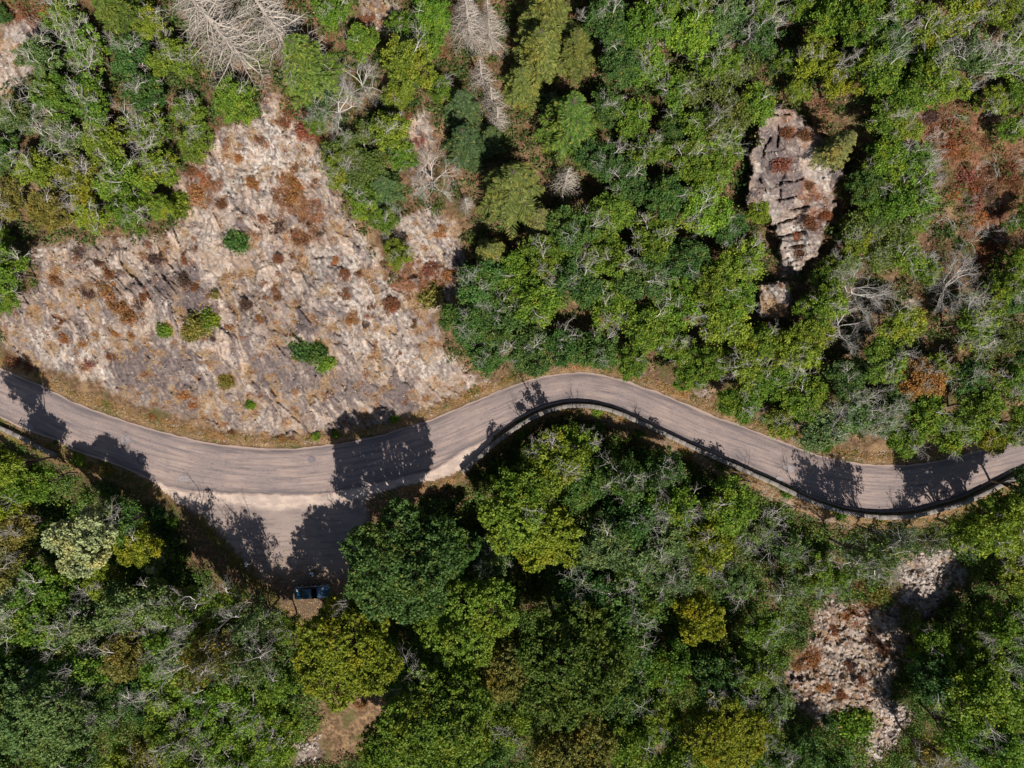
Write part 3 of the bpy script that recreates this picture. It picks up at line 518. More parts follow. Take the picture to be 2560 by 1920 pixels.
def proto_fir(seed, R, H, dead=False, full=1.0):
    rng = np.random.default_rng(seed); S = []; SB = []; C = []; T = []; A = []; B = []
    tr = (0.012 * H + 0.04) * (1.35 if dead else 1); S.append((0, 0, -1.5, 0, 0, H * 0.5, tr, tr * 0.6)); S.append((0, 0, H * 0.5, 0, 0, H, tr * 0.6, 0.02))
    z = H * 0.10 if not dead else H * 0.18
    while z < H - 0.15:
        f = 1 - (z / H); L0 = R * (f ** (0.65 if not dead else 0.8)) * 1.05 * min(1, 0.5 + (z / H) * 2.5); nb = int(rng.integers(9, 13)) if not dead else int(rng.integers(5, 8)); ph = rng.uniform(0, 6.28)
        for b_ in range(nb):
            if rng.random() > (full if not dead else 0.72): continue
            t = ph + 6.283 * b_ / nb + rng.normal(0, 0.15); L = max(0.25, L0 * rng.uniform(0.62, 1.22)); d = np.array([math.cos(t), math.sin(t), 0]); sd_ = np.array([-d[1], d[0], 0])
            p0 = np.array([0, 0, z]); p1 = p0 + d * L * 0.5 + np.array([0, 0, 0.04 * L]) + (sd_ * L * rng.normal(0, 0.10) + np.array([0, 0, L * rng.normal(0, 0.07)]) if dead else 0); p2 = p0 + d * L + np.array([0, 0, -0.16 * L])
            rb = (0.012 + 0.007 * L) * (2.1 if dead else 1); (SB if dead else S).extend([(*p0, *p1, rb, rb * 0.7), (*p1, *p2, rb * 0.7, 0.008)])
            ns = int(L / (0.13 if not dead else 0.36)) + 1
            for q in range(1, ns + 1):
                u_ = q / ns; base = (p0 + (p1 - p0) * u_ * 2) if u_ < 0.5 else p1 + (p2 - p1) * (u_ - 0.5) * 2; sl_ = min(0.55 + 0.1 * L, 0.75 * (L * (1 - u_) + 0.28) * (0.5 + u_ * 0.6))
                for sg in (-1, 1):
                    dd = d * 0.65 + sd_ * sg * rng.uniform(0.6, 1.0) + np.array([0, 0, rng.normal(-0.12, 0.1)]); dd /= np.linalg.norm(dd); sl = sl_ * rng.uniform(0.7, 1.2)
                    if dead:
                        e_ = base + dd * sl; SB.append((*base, *e_, 0.012, 0.006))
                        if sl > 0.4:
                            for w_ in range(2):
                                m_ = base + dd * sl * rng.uniform(0.35, 0.8); e2 = dd + rng.normal(0, 0.6, 3); SB.append((*m_, *(m_ + e2 * 0.22), 0.009, 0.005))
                    else:
                        w_ = 0.058 + 0.02 * rng.random(); A.append((base, dd * sl, w_)); T.append(rng.uniform(-0.1, 0.65) + 0.45 * u_ * u_)  # sprays tinted darker towards the trunk: inner shade put into the colour
        z += (0.60 if not dead else 0.42) * rng.uniform(0.8, 1.2)
    for q in range(12): SB.append((0, 0, H * q / 12, 0, 0, H * (q + 1) / 12, tr * 0.5, tr * 0.4))
    if dead: return R, H, [('trunk', part_mesh('trunk', S, M_silver, 6)), ('branches', part_mesh('branches', SB, M_silver, 3))]
    b = np.array([a[0] for a in A]); e = np.array([a[1] for a in A]); w_ = np.array([a[2] for a in A])[:, None]
    sd = np.cross(e, rng.normal(0, 0.4, (len(A), 3)) + np.array([0, 0, 1])); sd /= np.linalg.norm(sd, axis=1, keepdims=True) + 1e-9
    V_ = np.stack([b, b + e * 0.45 - sd * w_, b + e, b + e * 0.45 + sd * w_], 1).reshape(-1, 3); me = npmesh('crown', V_, np.arange(len(V_)).reshape(-1, 4), M_needle); attr(me, 'tint', np.clip(T, 0, 1), 'FACE')
    return R, H, [('trunk', part_mesh('trunk', S, M_bark, 5)), ('crown', me)]
def proto_dead(seed, R, H, leafy=0.0):
    rng = np.random.default_rng(seed); S = []; SB = []; tips = []; fork = np.array([rng.normal(0, .3), rng.normal(0, .3), H * 0.42]); path(S, (0, 0, -2), fork, 0.17, 0.12, rng, 4, 0.06)
    for i in range(7):
        t = 2.4 * i + rng.normal(0, .3); d = np.array([math.cos(t), math.sin(t), rng.uniform(0.4, 1.2)]); d /= np.linalg.norm(d)
        grow(SB, rng, fork + rng.normal(0, .1, 3), d, R * rng.uniform(0.55, 0.8), 0.11, 4, 0.34, 0.62, 0.12, tips, (2, 3))
    out = [('trunk', part_mesh('trunk', S, M_silver, 5)), ('branches', part_mesh('branches', SB, M_bare, 3))]
    if leafy > 0:
        tp = np.array(tips); tp = tp[rng.random(len(tp)) < leafy]; tp = tp[tp[:, 2] < H * 0.9]; C = (tp[:, None] + rng.normal(0, 0.28, (len(tp), 16, 3))).reshape(-1, 3); out.append(('crown', leaves_mesh('crown', C, rng, 0.14, 0.09, M_leaf, rng.uniform(0.1, 0.8, len(C)))))
    return R, H, out
def proto_bush(seed, R, n, leafs, mat, la, lb, spike=0.0, hz=0.55):
    rng = np.random.default_rng(seed); C = []; T = []; S = []
    for i in range(n):
        d = rng.normal(size=3); d[2] = abs(d[2]); d /= np.linalg.norm(d); pos = d * R * rng.uniform(0.45, 0.95) * np.array([1, 1, hz * 1.2]) * rng.uniform(0.7, 1.1, 3); S.append((0, 0, -0.3, *pos, 0.02, 0.008))
        m = int(leafs * rng.uniform(0.6, 1.4)); C.append(pos + rng.normal(size=(m, 3)) * R * 0.15); T.append(np.full(m, rng.uniform(0.1, 0.8)) + rng.normal(0, 0.15, m))
    return R, R * hz, [('stem', part_mesh('stem', S, M_bark, 3)), ('foliage', leaves_mesh('foliage', np.concatenate(C), rng, la, lb, mat, np.concatenate(T), 0.2))]
PR = {
 'oak':  [proto_broad(100 + i, 3.4, 7.0 + (i % 3) * 0.7, 11 + i % 3, 19, 40, 0.12) for i in range(4)],
 'oak1': [proto_broad(200 + i, 3.4, 7.4, 11, 17, 38, 0.25) for i in range(3)],
 'oak2': [proto_broad(300 + i, 3.4, 7.2, 11, 16, 38, 0.45) for i in range(3)],
 'oak3': [proto_broad(400 + i, 3.4, 7.2, 11, 13, 34, 0.8) for i in range(3)],
 'thin': [proto_broad(450 + i, 3.4, 7.2, 13, 9, 22, 0.35) for i in range(2)],
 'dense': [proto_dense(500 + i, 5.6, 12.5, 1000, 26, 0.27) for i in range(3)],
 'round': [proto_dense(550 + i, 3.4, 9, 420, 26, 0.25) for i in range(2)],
 'fir':  [proto_fir(600 + i, 3.2, 8.6 + 0.6 * i) for i in range(3)],
 'firs': [proto_fir(640, 2.0, 6.0, False, 0.95)],
 'deadfir': [proto_fir(700 + i, 3.8, 15, True) for i in range(2)],
 'deadfirs': [proto_fir(720 + i, 1.8, 6.0, True) for i in range(2)],
 'deadoak': [proto_dead(800 + i, 3.3, 6.8, 0.0 if i else 0.25) for i in range(3)],
 'bush': [proto_bush(900 + i, 0.8, 60, 34, M_leaf, 0.065, 0.04) for i in range(3)],
 'bracken': [proto_bush(950 + i, 0.6, 26 + 14 * (i % 2), 46, M_dry, 0.05, 0.018, hz=0.40) for i in range(4)],
 'twiggy': [],
}
for i in range(2):
    rng = np.random.default_rng(990 + i); S = []
    for _ in range(9):
        d = rng.normal(size=3); d[2] = abs(d[2]) * 0.5 + 0.15; d /= np.linalg.norm(d); grow(S, rng, np.zeros(3), d, 0.5, 0.018, 2, 0.3, 0.6, 0.0)
    PR['twiggy'].append((0.9, 0.6, [('twigs', part_mesh('twigs', S, M_bare, 3))]))
COLS = {'g': (0.125, 0.215, 0.022), 'dg': (0.074, 0.150, 0.032), 'yg': (0.170, 0.240, 0.024), 'ol': (0.185, 0.175, 0.038), 'bg': (0.125, 0.195, 0.062), 'sg': (0.29, 0.34, 0.18), 'br': (0.27, 0.15, 0.045), 'ye': (0.185, 0.225, 0.018), 'lg': (0.165, 0.270, 0.028), 'x': (0.12, 0.17, 0.03),
        'ru': (0.20, 0.085, 0.04), 'or': (0.33, 0.15, 0.055), 'rd': (0.24, 0.09, 0.06), 'dk': (0.11, 0.065, 0.05), 'fg': (0.078, 0.130, 0.018), 'fo': (0.098, 0.125, 0.026), 'fy': (0.16, 0.155, 0.045), 'fd': (0.050, 0.088, 0.028)}
used = set()
def plant(kind, x, y, r, col, name, hscale=1.0, sink=0.0, rot=None):
    """x, y: photo position of the crown's centre; r its radius in photo pixels"""
    i = int(RNG.integers(len(PR[kind]))); R, H, parts = PR[kind][i]; z = 0.0
    hf = 0.62 if kind not in ('bush', 'bracken', 'twiggy') else 0.3
    if kind in ('fir', 'firs'): hf = 0.45
    if kind in ('deadfir', 'deadfirs'): hf = 0.5
    for _ in range(5):
        sc_ = r * PM * (CH - z) / CH / R; hz_ = H * sc_ * hscale if kind not in ('dense', 'round') else H * sc_ * hscale
        X, Y = W(x, y, z); g = ground(X, Y); z = g + hz_ * hf
    g = ground(X, Y)
    o = empty(name, (X, Y, g - sink), RNG.uniform(0, 6.28) if rot is None else rot); o.scale = (sc_, sc_, sc_ * hscale)
    c = COLS[col]; j = RNG.uniform(0.85, 1.15); cc = (c[0] * j * RNG.uniform(0.9, 1.1), c[1] * j, c[2] * j * RNG.uniform(0.9, 1.1), 1)
    for nm, me in parts:
        p = link(nm, me, o); p.color = cc
    return o
# ------------------------------------------------------------------ the trees, read off the photograph (x, y, r in a 2212-wide copy)
# kinds: o = broadleaf, 1/2/3 = the same with some / more / many bare branches, d = dense large dome, r = dense round, f = conifer, s = small conifer, F/G = dead conifer tall / short, x = dead broadleaf
TR = """
o 8 40 24 dg;2 150 50 48 g;f 255 25 62 fg;1 335 60 42 yg;3 200 120 58 g;2 95 130 48 bg;o 295 130 50 dg;o 385 135 52 yg;1 130 215 55 g;1 215 225 58 g;1 315 205 52 dg;1 50 265 48 bg;3 150 300 56 bg;1 240 310 58 yg;3 335 290 55 g;2 420 255 45 g;o 520 222 52 g;1 20 340 46 dg;1 85 375 50 yg;2 180 395 54 ye;1 268 395 58 g;o 350 375 50 yg;1 38 435 50 ol;o 120 455 50 ol;2 205 470 44 yg;1 290 460 50 g;o 352 455 32 yg;1 8 520 30 g;2 25 590 58 g;o 18 650 38 g;1 430 320 40 yg
F 465 55 135 x;F 590 55 120 x;f 668 150 78 fg;o 735 50 45 g;o 785 100 40 g;x 725 235 52 x;x 785 180 44 x;o 560 130 30 g;2 500 200 30 dg;o 915 110 46 g;o 890 150 62 yg;o 935 50 48 g;1 870 70 40 g;1 700 235 40 dg;o 865 215 35 yg
F 1012 50 78 x;F 1056 60 62 x;G 1040 165 38 x;G 1062 215 40 x;G 1075 255 34 x;G 1222 388 42 x;f 1180 40 72 fo;f 1165 120 66 fo;f 1240 110 54 fo;f 1125 185 52 fo;f 1000 235 52 fd;f 1005 310 58 fd;G 1007 440 26 x;s 1060 300 34 fd;f 1230 262 82 fg;f 1108 412 82 fo;f 1060 548 46 fo;s 1165 475 42 fy;s 1190 225 30 fd
1 845 290 50 yg;1 875 340 40 g;f 830 405 48 fd;x 930 385 50 x;x 775 335 44 x;2 735 375 42 yg;1 785 440 46 g;o 868 552 36 yg;1 828 480 36 g;x 850 475 34 x;2 690 270 30 g;1 955 200 34 g
o 1040 620 56 dg;o 1110 600 56 g;o 1005 695 52 dg;1 1080 690 62 dg;o 1160 660 62 g;o 1055 760 50 dg;o 1135 750 56 dg;1 1210 735 52 dg;o 1180 560 56 g;o 1240 500 58 dg;o 1240 610 62 dg;o 1310 560 58 g;o 1320 470 52 g;o 1350 400 52 dg;o 1295 350 48 dg;o 1285 740 52 dg;o 1310 660 62 g;o 1380 600 60 dg;o 1400 520 54 g;o 1390 700 60 g;o 1360 765 46 g;1 1445 750 52 g;o 1460 660 60 g;o 1480 570 52 dg;o 1510 470 60 lg;o 1530 395 46 g;o 1440 430 48 dg;o 1545 615 52 yg;o 1560 700 60 yg;o 1530 780 50 g;o 1490 800 40 g;1 1605 780 60 yg;o 1590 850 52 g;1 1650 815 55 g;o 1640 735 44 yg;1 1705 760 60 yg;o 1720 850 60 g;o 1765 905 56 bg;o 1690 900 42 yg;2 1830 885 58 bg;o 1820 820 52 dg;3 1885 905 52 bg;o 1940 930 46 g;o 1990 890 52 g;o 2045 925 50 yg;o 2100 885 55 g;o 2130 935 38 ye;o 2185 905 45 g;2 2180 820 50 g;1 2085 815 50 dg;o 1970 822 50 br;o 1900 780 55 g;3 2080 700 60 g;x 2050 620 58 x;x 2155 715 45 x;o 2195 650 44 dg;1 1935 700 52 yg;x 1850 635 58 x;x 1815 700 48 x;1 1780 650 52 yg;o 1755 715 50 yg;o 1740 668 34 g;1 1780 605 40 g;o 1588 650 48 g;o 1590 565 52 yg;o 1632 462 30 yg;o 1565 500 40 dg;1 1618 540 34 yg;o 1695 768 42 g;o 1920 860 40 dg;2 2020 800 40 yg
o 1300 60 56 dg;o 1335 150 56 dg;1 1305 235 48 dg;o 1400 60 60 g;o 1385 140 56 g;o 1365 265 50 g;1 1400 335 50 g;2 1440 205 52 g;o 1480 90 56 lg;o 1500 25 46 g;1 1540 150 56 g;x 1560 210 54 x;1 1500 280 56 g;3 1545 295 52 g;o 1480 355 50 g;1 1560 55 50 bg;2 1620 110 52 dg;2 1640 35 46 g;o 1625 235 48 g;o 1565 335 44 g;1 1725 25 40 g;o 1440 20 44 g;o 1450 280 40 dg;1 1692 140 32 g
o 1760 140 58 ye;o 1808 180 52 ye;o 1722 198 30 yg;o 1865 170 60 g;o 1780 55 50 g;o 1850 60 55 g;o 1905 105 50 dg;1 1930 35 50 g;1 1990 70 55 yg;2 2060 45 55 yg;o 2130 25 50 yg;2 2190 70 50 yg;1 2000 160 60 g;3 2080 140 60 bg;3 2150 140 55 g;o 1960 215 54 g;o 2045 195 42 yg;1 2135 225 38 yg;o 2190 210 40 g;1 1885 265 50 g;o 1925 295 36 yg;o 1900 355 50 g;2 1965 350 48 g;s 1808 318 44 fy;o 1868 405 46 dg;o 1885 440 50 g;o 1950 425 55 g;x 1985 395 36 x;1 1970 478 34 g;x 1895 505 50 x;2 1850 525 46 yg;1 2175 280 36 g;2 2200 475 38 g;o 2200 570 42 yg;2 1990 585 38 g;1 1945 550 50 g;2 1815 580 42 g;1 2155 625 44 yg;o 2205 760 38 dg;
o 30 1005 48 yg;o 95 1040 48 g;o 15 1080 50 ye;o 62 1125 50 ol;r 205 1160 70 sg;o 275 1120 48 dg;o 308 1165 46 ye;o 240 1250 42 ye;o 345 1195 32 dg;o 130 1265 60 g;o 40 1200 55 ol;1 28 1290 58 sg;o 110 1335 60 g;1 195 1335 60 bg;o 30 1400 60 g;o 290 1305 55 bg;1 370 1290 58 bg;2 435 1310 58 g;3 500 1290 42 g;1 560 1330 48 bg;o 380 1385 60 g;o 290 1400 56 ol;o 200 1430 60 g;o 100 1430 56 g;3 470 1400 58 ol;2 560 1410 55 bg;o 480 1480 56 g;o 390 1470 60 yg;o 300 1500 52 dg;d 60 1520 92 bg;d 150 1530 88 bg;3 330 1600 50 ol;o 400 1560 60 g;1 480 1560 56 g;1 560 1510 60 g;1 610 1590 50 lg;1 520 1630 52 g;o 300 1655 55 yg;1 430 1640 50 g;o 600 1455 45 g
d 760 1400 104 ye;d 875 1200 116 dg;o 800 1290 50 dg;o 742 1308 38 dg;r 985 1180 52 dg;o 1190 990 66 yg;o 1240 955 48 lg;o 1130 1055 62 g;r 1100 1115 68 lg;r 1180 1160 66 yg;1 1060 1190 50 bg;o 1250 1040 52 dg;1 1335 1030 58 dg;1 1420 1015 50 dg;2 1440 1080 54 g;1 1360 1110 60 dg;o 1300 1160 62 bg;1 1385 1190 62 bg;o 1460 1145 58 bg;o 1560 1090 58 g;o 1525 1170 58 ye;3 1625 1135 50 bg;2 1440 1235 54 bg;r 1500 1325 54 ye;o 1340 1290 72 dg;o 1240 1255 60 dg;d 1010 1320 96 g;o 905 1430 58 dg;d 1065 1420 84 ol;d 1225 1420 116 fg;o 1345 1370 58 dg;o 1110 1555 48 lg;d 950 1535 112 g;d 860 1610 70 g;o 1045 1640 52 dg;d 1240 1620 84 ol;o 1350 1570 60 g;o 1340 1470 60 dg;o 1430 1430 58 g;o 1405 1530 60 g;o 1470 1610 60 g;d 1555 1565 82 ye;o 1545 1455 55 dg;1 1620 1440 52 g;1 1640 1350 46 g;1 1695 1258 48 bg;1 1690 1180 40 bg;3 1850 1190 62 bg;3 1905 1160 46 bg;3 1995 1165 36 bg;o 2100 1140 62 yg;o 2165 1120 66 yg;o 2182 1222 48 yg;o 2200 1050 46 dg;o 2195 1290 40 g;o 2150 1345 56 g;1 2090 1365 38 g;o 1995 1385 44 g;1 2100 1420 58 g;o 2190 1420 52 dg;o 2000 1462 54 dg;o 2080 1490 72 lg;o 2160 1510 60 g;o 2050 1570 60 g;o 2120 1600 58 g;o 2200 1600 50 dg;3 2000 1610 52 ol;o 1700 1630 60 dg;o 1785 1645 50 dg;2 1640 1560 48 g;o 1380 1640 50 g;1 1600 1640 50 g;2 1750 1230 44 g;1 1655 1500 44 bg;1 612 1540 42 g;o 160 1640 50 dg;2 1800 1250 36 g;o 20 1660 50 dg;2 620 1350 36 g;1 1580 1250 42 bg
"""
KM = {'o': 'oak', '1': 'oak1', '2': 'oak2', '3': 'oak3', 'd': 'dense', 'r': 'round', 'f': 'fir', 's': 'firs', 'F': 'deadfir', 'G': 'deadfirs', 'x': 'deadoak'}
CN = {'dg': 'dark green', 'g': 'green', 'yg': 'yellow-green', 'ol': 'olive-brown', 'bg': 'grey-green', 'sg': 'silvery green', 'br': 'rusty orange', 'ye': 'golden-green', 'lg': 'bright green', 'x': '', 'fd': 'dark green', 'fg': 'deep green', 'fo': 'olive green', 'fy': 'pale olive'}
KN = {'o': 'broadleaf tree', '1': 'broadleaf tree with a few bare twigs', '2': 'broadleaf tree with bare branches', '3': 'thin broadleaf tree full of bare branches', 'd': 'big dense domed tree', 'r': 'round dense tree', 'f': 'conifer', 's': 'small conifer', 'F': 'tall bleached dead conifer', 'G': 'small white dead conifer', 'x': 'leafless grey tree'}
# landmarks in the photograph, by which every tree can be found
THIN = {(470, 1400), (560, 1410), (500, 1290), (560, 1330), (435, 1310), (1995, 1165), (1905, 1160), (1850, 1190)}
HS = {(760, 1400): 1.0, (800, 1290): 1.5, (742, 1308): 1.7, (470, 1400): 2.1, (560, 1410): 1.8, (500, 1290): 1.5, (560, 1330): 1.7, (620, 1350): 1.3, (435, 1310): 1.5, (30, 1005): 1.75, (95, 1040): 1.55, (275, 1120): 1.15, (1240, 955): 1.3, (1335, 1030): 1.5, (1420, 1015): 1.6, (1190, 990): 1.3, (1440, 1080): 1.3, (1850, 1190): 1.7, (1905, 1160): 1.8, (1995, 1165): 1.7, (2100, 1140): 1.4, (2165, 1120): 1.2, (2182, 1222): 0.9, (2128, 1288): 0.8, (2200, 1050): 1.3, (1625, 1135): 1.4, (15, 1080): 1.5}
LM = [('the parked car', 677, 1274), ('the lay-by', 560, 1130), ("the lay-by's left tip", 370, 1060), ('the wall end by the lay-by', 1000, 1010), ('the inner bend of the parapet', 1240, 870), ('the middle of the right parapet', 1600, 990), ('the parapet at the right bend', 1930, 1110), ('the road at the right edge', 2200, 960),
      ('the road at the left edge', 20, 860), ('the road hairpin top', 1260, 800), ('the road right of the bend', 1650, 905), ('the cracked crag', 1710, 400), ('the small stone block', 1673, 650), ('the rusty bracken slope', 2110, 440), ('the stony clearing lower right', 1840, 1430), ('the scree patch', 2000, 1250),
      ('the bare earth patch at the bottom', 770, 1550), ("the rock face's upper tip", 590, 220), ("the rock face's left end", 60, 640), ("the rock face's right corner", 960, 520), ('the big rock face', 560, 560), ('the pair of dead conifers at the top', 540, 60), ('the two slim dead conifers at the top', 1035, 60),
      ('the rusty orange tree', 1970, 822), ('the silvery tree', 205, 1160), ('the top left bare rock', 30, 110), ('the lone pale conifer on the crag', 1808, 318), ('the white dead conifer by the deep green conifer', 1222, 388),
      ('the bottom left corner', 0, 1659), ('the bottom right corner', 2212, 1659), ('the top right corner', 2212, 0), ('the top edge centre', 1106, 0), ('the bottom edge centre', 1106, 1659), ('the bottom edge, right third', 1500, 1659), ('the bottom edge, left quarter', 420, 1659), ('the left edge, upper half', 0, 400), ('the right edge, lower half', 2212, 1300)]
DIR = ['right of', 'above right of', 'above', 'above left of', 'left of', 'below left of', 'below', 'below right of']
ORD = ['nearest', 'second', 'third', 'fourth', 'fifth', 'sixth', 'seventh', 'eighth', 'ninth']
items = []
for tok in TR.replace('\n', ';').split(';'):
    if not tok.strip(): continue
    a = tok.split(); items.append((a[0], float(a[1]), float(a[2]), float(a[3]), a[4]))
buckets = {}
SPECIAL = {(1970, 822): 'broadleaf tree with rusty orange dead leaves in the right-hand wood', (205, 1160): 'silvery green round tree left of the lay-by, palest crown there', (760, 1400): 'large golden-green domed tree just below the parked car',
           (875, 1205): 'large dark green domed tree right of the lay-by and car', (1808, 318): 'lone pale olive small conifer on the right flank of the cracked crag', (465, 55): 'huge bleached dead conifer at the top, left of the pair', (590, 55): 'huge bleached dead conifer at the top, right of the pair',
           (1012, 50): 'slim grey dead conifer at the top edge, left of two', (1056, 60): 'slim grey dead conifer at the top edge, right of two', (1222, 388): 'short white dead conifer right below the deep green conifer', (668, 150): 'bushy green conifer right of the huge bleached dead conifers'}
recs = []
for t in items:
    if (int(t[1]), int(t[2])) in SPECIAL: recs.append((t, None, SPECIAL[(int(t[1]), int(t[2]))])); continue
    lm = min(LM, key=lambda l: math.hypot(l[1] - t[1], l[2] - t[2]) + (0 if (l[1], l[2]) != (t[1], t[2]) else 1e9)); d = math.hypot(lm[1] - t[1], lm[2] - t[2])
    di = int(round(math.degrees(math.atan2(lm[2] - t[2], t[1] - lm[1])) / 45)) % 8; key = (KN[t[0]], CN[t[4]], lm[0], di); buckets.setdefault(key, []).append((d, t)); recs.append((t, key, None))
for kx in buckets: buckets[kx].sort(key=lambda q: q[0])
GR = {'f': 'green conifers', 's': 'green conifers', 'F': 'dead conifers', 'G': 'dead conifers', 'x': 'leafless grey trees on the slope'}
NM = {'f': 'conifer_tree', 's': 'conifer_tree', 'F': 'dead_conifer', 'G': 'dead_conifer', 'x': 'dead_tree'}
labels = set()
for t, key, spec in recs:
    if spec: lab = spec
    else:
        kn, cn, lm, di = key; L = buckets[key]; rank = [q[1] for q in L].index(t); pre = '' if len(L) == 1 else ORD[rank] + ' '
        if ' with ' in kn: a, b = kn.split(' with ', 1); body = f'{cn} {a}'; tail = ' with ' + b
        elif 'full of' in kn: body = f'{cn} {kn.split(" full")[0]}'; tail = ' full of bare branches'
        else: body = f'{cn} {kn}'; tail = ''
        lab = f'{pre}{body}{tail}, {DIR[di]} {lm}'.replace('  ', ' ').strip()
        if len(lab.split()) > 16: lab = lab.replace(' with a few bare twigs', ', some bare twigs').replace(' with bare branches', ', bare branches')
        if len(lab.split()) > 16: lab = lab.replace(', some bare twigs', '').replace(', bare branches', '')
        if len(lab.split()) > 16: lab = lab.replace(' full of bare branches', '')
        if len(lab.split()) > 16: lab = lab.replace('the two slim dead conifers at the top', 'the slim dead conifer pair').replace('the white dead conifer by the deep green conifer', 'the short white dead conifer').replace(' at the bottom', '')
        if lab in labels: lab = ('large ' if t[3] > 50 else 'smaller ') + lab
    kd = t[0]; hs = 1.0
    if kd in 'fF': hs = 1.0
    r = t[3] * K
    if kd == 'F': r *= 0.85
    if kd == 'G': r *= 1.0
    south = t[2] > np.interp(t[1] * K, *zip(*SE)) / K
    dy_ = 13 if (not south and t[1] > 1000 and float(seg_dist(np.array([t[1] * K]), np.array([t[2] * K]), NE)[0]) / K < 78) else 0
    if south and kd in '23' and t[1] < 1750 and (int(t[1]) + int(t[2])) % 3: kd_ = '1'
    else: kd_ = kd
    if south: hs = HS.get((int(t[1]), int(t[2])), 1.2); r *= 1.10
    o = plant('thin' if (int(t[1]), int(t[2])) in THIN else KM[kd_], t[1] * K, (t[2] + dy_) * K, r, t[4], NM.get(kd, 'broadleaf_tree'), hs * RNG.uniform(0.92, 1.1))
    tag(o, lab, 'tree', GR.get(kd, 'broadleaf trees of the wood')); labels.add(lab)
print('trees', len(recs), 'unique labels', len(labels))
# ------------------------------------------------------------------ small plants on the rock and in the clearings
SM = """
b 512 520 24 dg;b 357 710 17 lg;b 430 702 24 ol;b 455 688 20 g;b 412 716 20 ol;b 652 748 26 dg;b 680 762 24 dg;b 704 785 19 lg;b 490 820 17 ol;b 541 873 11 lg;b 387 440 26 g;b 470 638 9 ol;b 683 943 9 lg;b 726 937 9 g;b 852 905 10 lg;b 170 995 14 lg;b 232 1020 13 ol;b 345 1112 18 dg;b 372 1130 13 g;b 1742 855 20 ol;b 400 605 14 dk;b 1895 1275 24 ol;b 1655 905 10 g;b 930 640 24 ol;b 945 620 14 yg;b 815 330 16 g;b 1842 1562 38 g;b 1120 935 12 g;b 1292 888 12 lg;b 1384 932 12 g;b 1484 975 14 ol;b 1560 1008 11 g;b 1702 1064 13 g;b 2052 1118 14 ol;b 1815 1112 12 g;k 1800 1360 16 ru;k 1780 1480 16 or;k 1880 1380 14 dk;k 1835 1440 12 dk;k 1905 1400 14 ru;k 2005 250 18 dk;k 2150 450 22 ru;k 2190 530 20 dk;k 2075 330 16 or;k 2130 300 18 ru;k 2030 380 14 dk;k 780 1520 16 or;k 740 1500 14 ru;b 1790 1555 16 dg;b 1700 890 9 lg;b 1785 965 12 g
k 435 412 28 or;k 414 366 14 ru;k 450 378 11 ru;k 622 420 26 or;k 642 396 20 or;k 606 378 13 or;k 600 488 22 dk;k 650 512 24 ru;k 690 500 16 dk;k 230 622 24 or;k 252 655 27 or;k 284 680 24 or;k 300 655 16 dk;k 192 630 20 dk;k 250 718 12 or;k 286 722 12 or;k 352 720 11 dk;k 140 730 12 or;k 400 848 18 or;k 416 872 12 or;k 170 545 18 dk;k 212 562 16 dk;k 745 592 14 ru;k 745 630 17 ru;k 845 660 18 ru;k 842 640 10 rd;k 925 576 22 rd;k 970 592 18 or;k 950 500 15 or;k 622 236 18 ru;k 614 264 13 ru;k 664 282 24 rd;k 690 300 13 ru;k 1690 355 23 rd;k 1742 292 16 ru;k 1702 286 15 ru;k 1748 400 12 ru;k 1752 480 17 ru;k 1732 545 15 ru;k 1785 466 13 ru;k 1722 512 10 ru
k 2080 382 26 rd;k 2100 400 20 ru;k 2100 440 24 rd;k 2118 468 22 or;k 2046 260 24 ru;k 2072 292 22 ru;k 2008 282 18 ru;k 2048 322 22 ru;k 2172 372 26 ru;k 2192 402 22 ru;k 2122 545 26 ru;k 2152 520 22 ru;k 2098 572 20 ru;k 1990 680 18 rd;k 2020 250 14 dk;k 2130 410 20 dk;k 2060 420 14 or
k 30 780 18 ru;k 62 792 14 ru;k 610 948 8 or;k 632 946 8 rd;k 1850 1262 16 ru;k 1832 1330 18 or;k 1755 1420 20 or;k 1722 1440 12 or;k 1880 1300 16 ru;k 1820 1500 14 ru;k 1860 1470 12 ru;k 800 55 16 ru;k 820 80 14 ru;k 60 20 22 ru;k 110 25 20 or;k 95 45 14 ru;k 880 245 14 ru;k 905 300 14 rd;k 195 780 16 rd;k 240 770 12 ru;k 540 395 16 or;k 555 400 10 or;k 600 560 11 ru;k 680 555 9 ru;k 120 705 10 or;k 460 730 9 dk;k 530 660 14 dk;k 790 700 10 dk;k 420 620 10 ru
t 330 830 12 x;t 205 775 14 x;t 1745 330 18 x;t 2105 365 20 x;t 2090 480 20 x;t 2120 500 18 x;t 1730 265 14 x;t 2030 300 16 x;t 845 430 14 x;t 700 420 12 x;t 755 620 10 x;t 730 500 12 x;t 2140 440 18 x;t 2070 530 18 x;t 1790 1540 16 x;t 690 640 9 x;t 2000 300 30 x;t 2060 250 26 x;t 2150 350 30 x;t 2190 350 26 x;t 2085 440 26 x;t 2140 500 30 x;t 2100 520 28 x;t 2050 470 26 x;t 2020 340 24 x;t 905 270 22 x;t 920 380 22 x;t 1960 660 26 x;k 130 690 12 ru;k 180 740 12 or;k 310 640 12 ru;k 500 700 11 ru;k 560 690 12 or;k 600 640 11 ru;k 720 560 12 or;k 760 690 13 or;k 800 660 12 ru;k 860 760 11 ru;k 890 700 13 ru;k 480 440 13 ru;k 570 470 14 ru;k 520 340 13 or;k 560 300 11 ru;k 340 560 16 dk;k 400 560 12 ru;k 240 590 16 ru;k 120 600 14 ru;k 330 900 9 or;k 500 930 9 ru
"""
sitems = []
for tok in SM.replace('\n', ';').split(';'):
    if tok.strip(): a = tok.split(); sitems.append((a[0], float(a[1]), float(a[2]), float(a[3]), a[4]))
SK = {'b': ('bush', 'bush'), 'k': ('bracken', 'dry clump'), 't': ('twiggy', 'bare twig bush')}
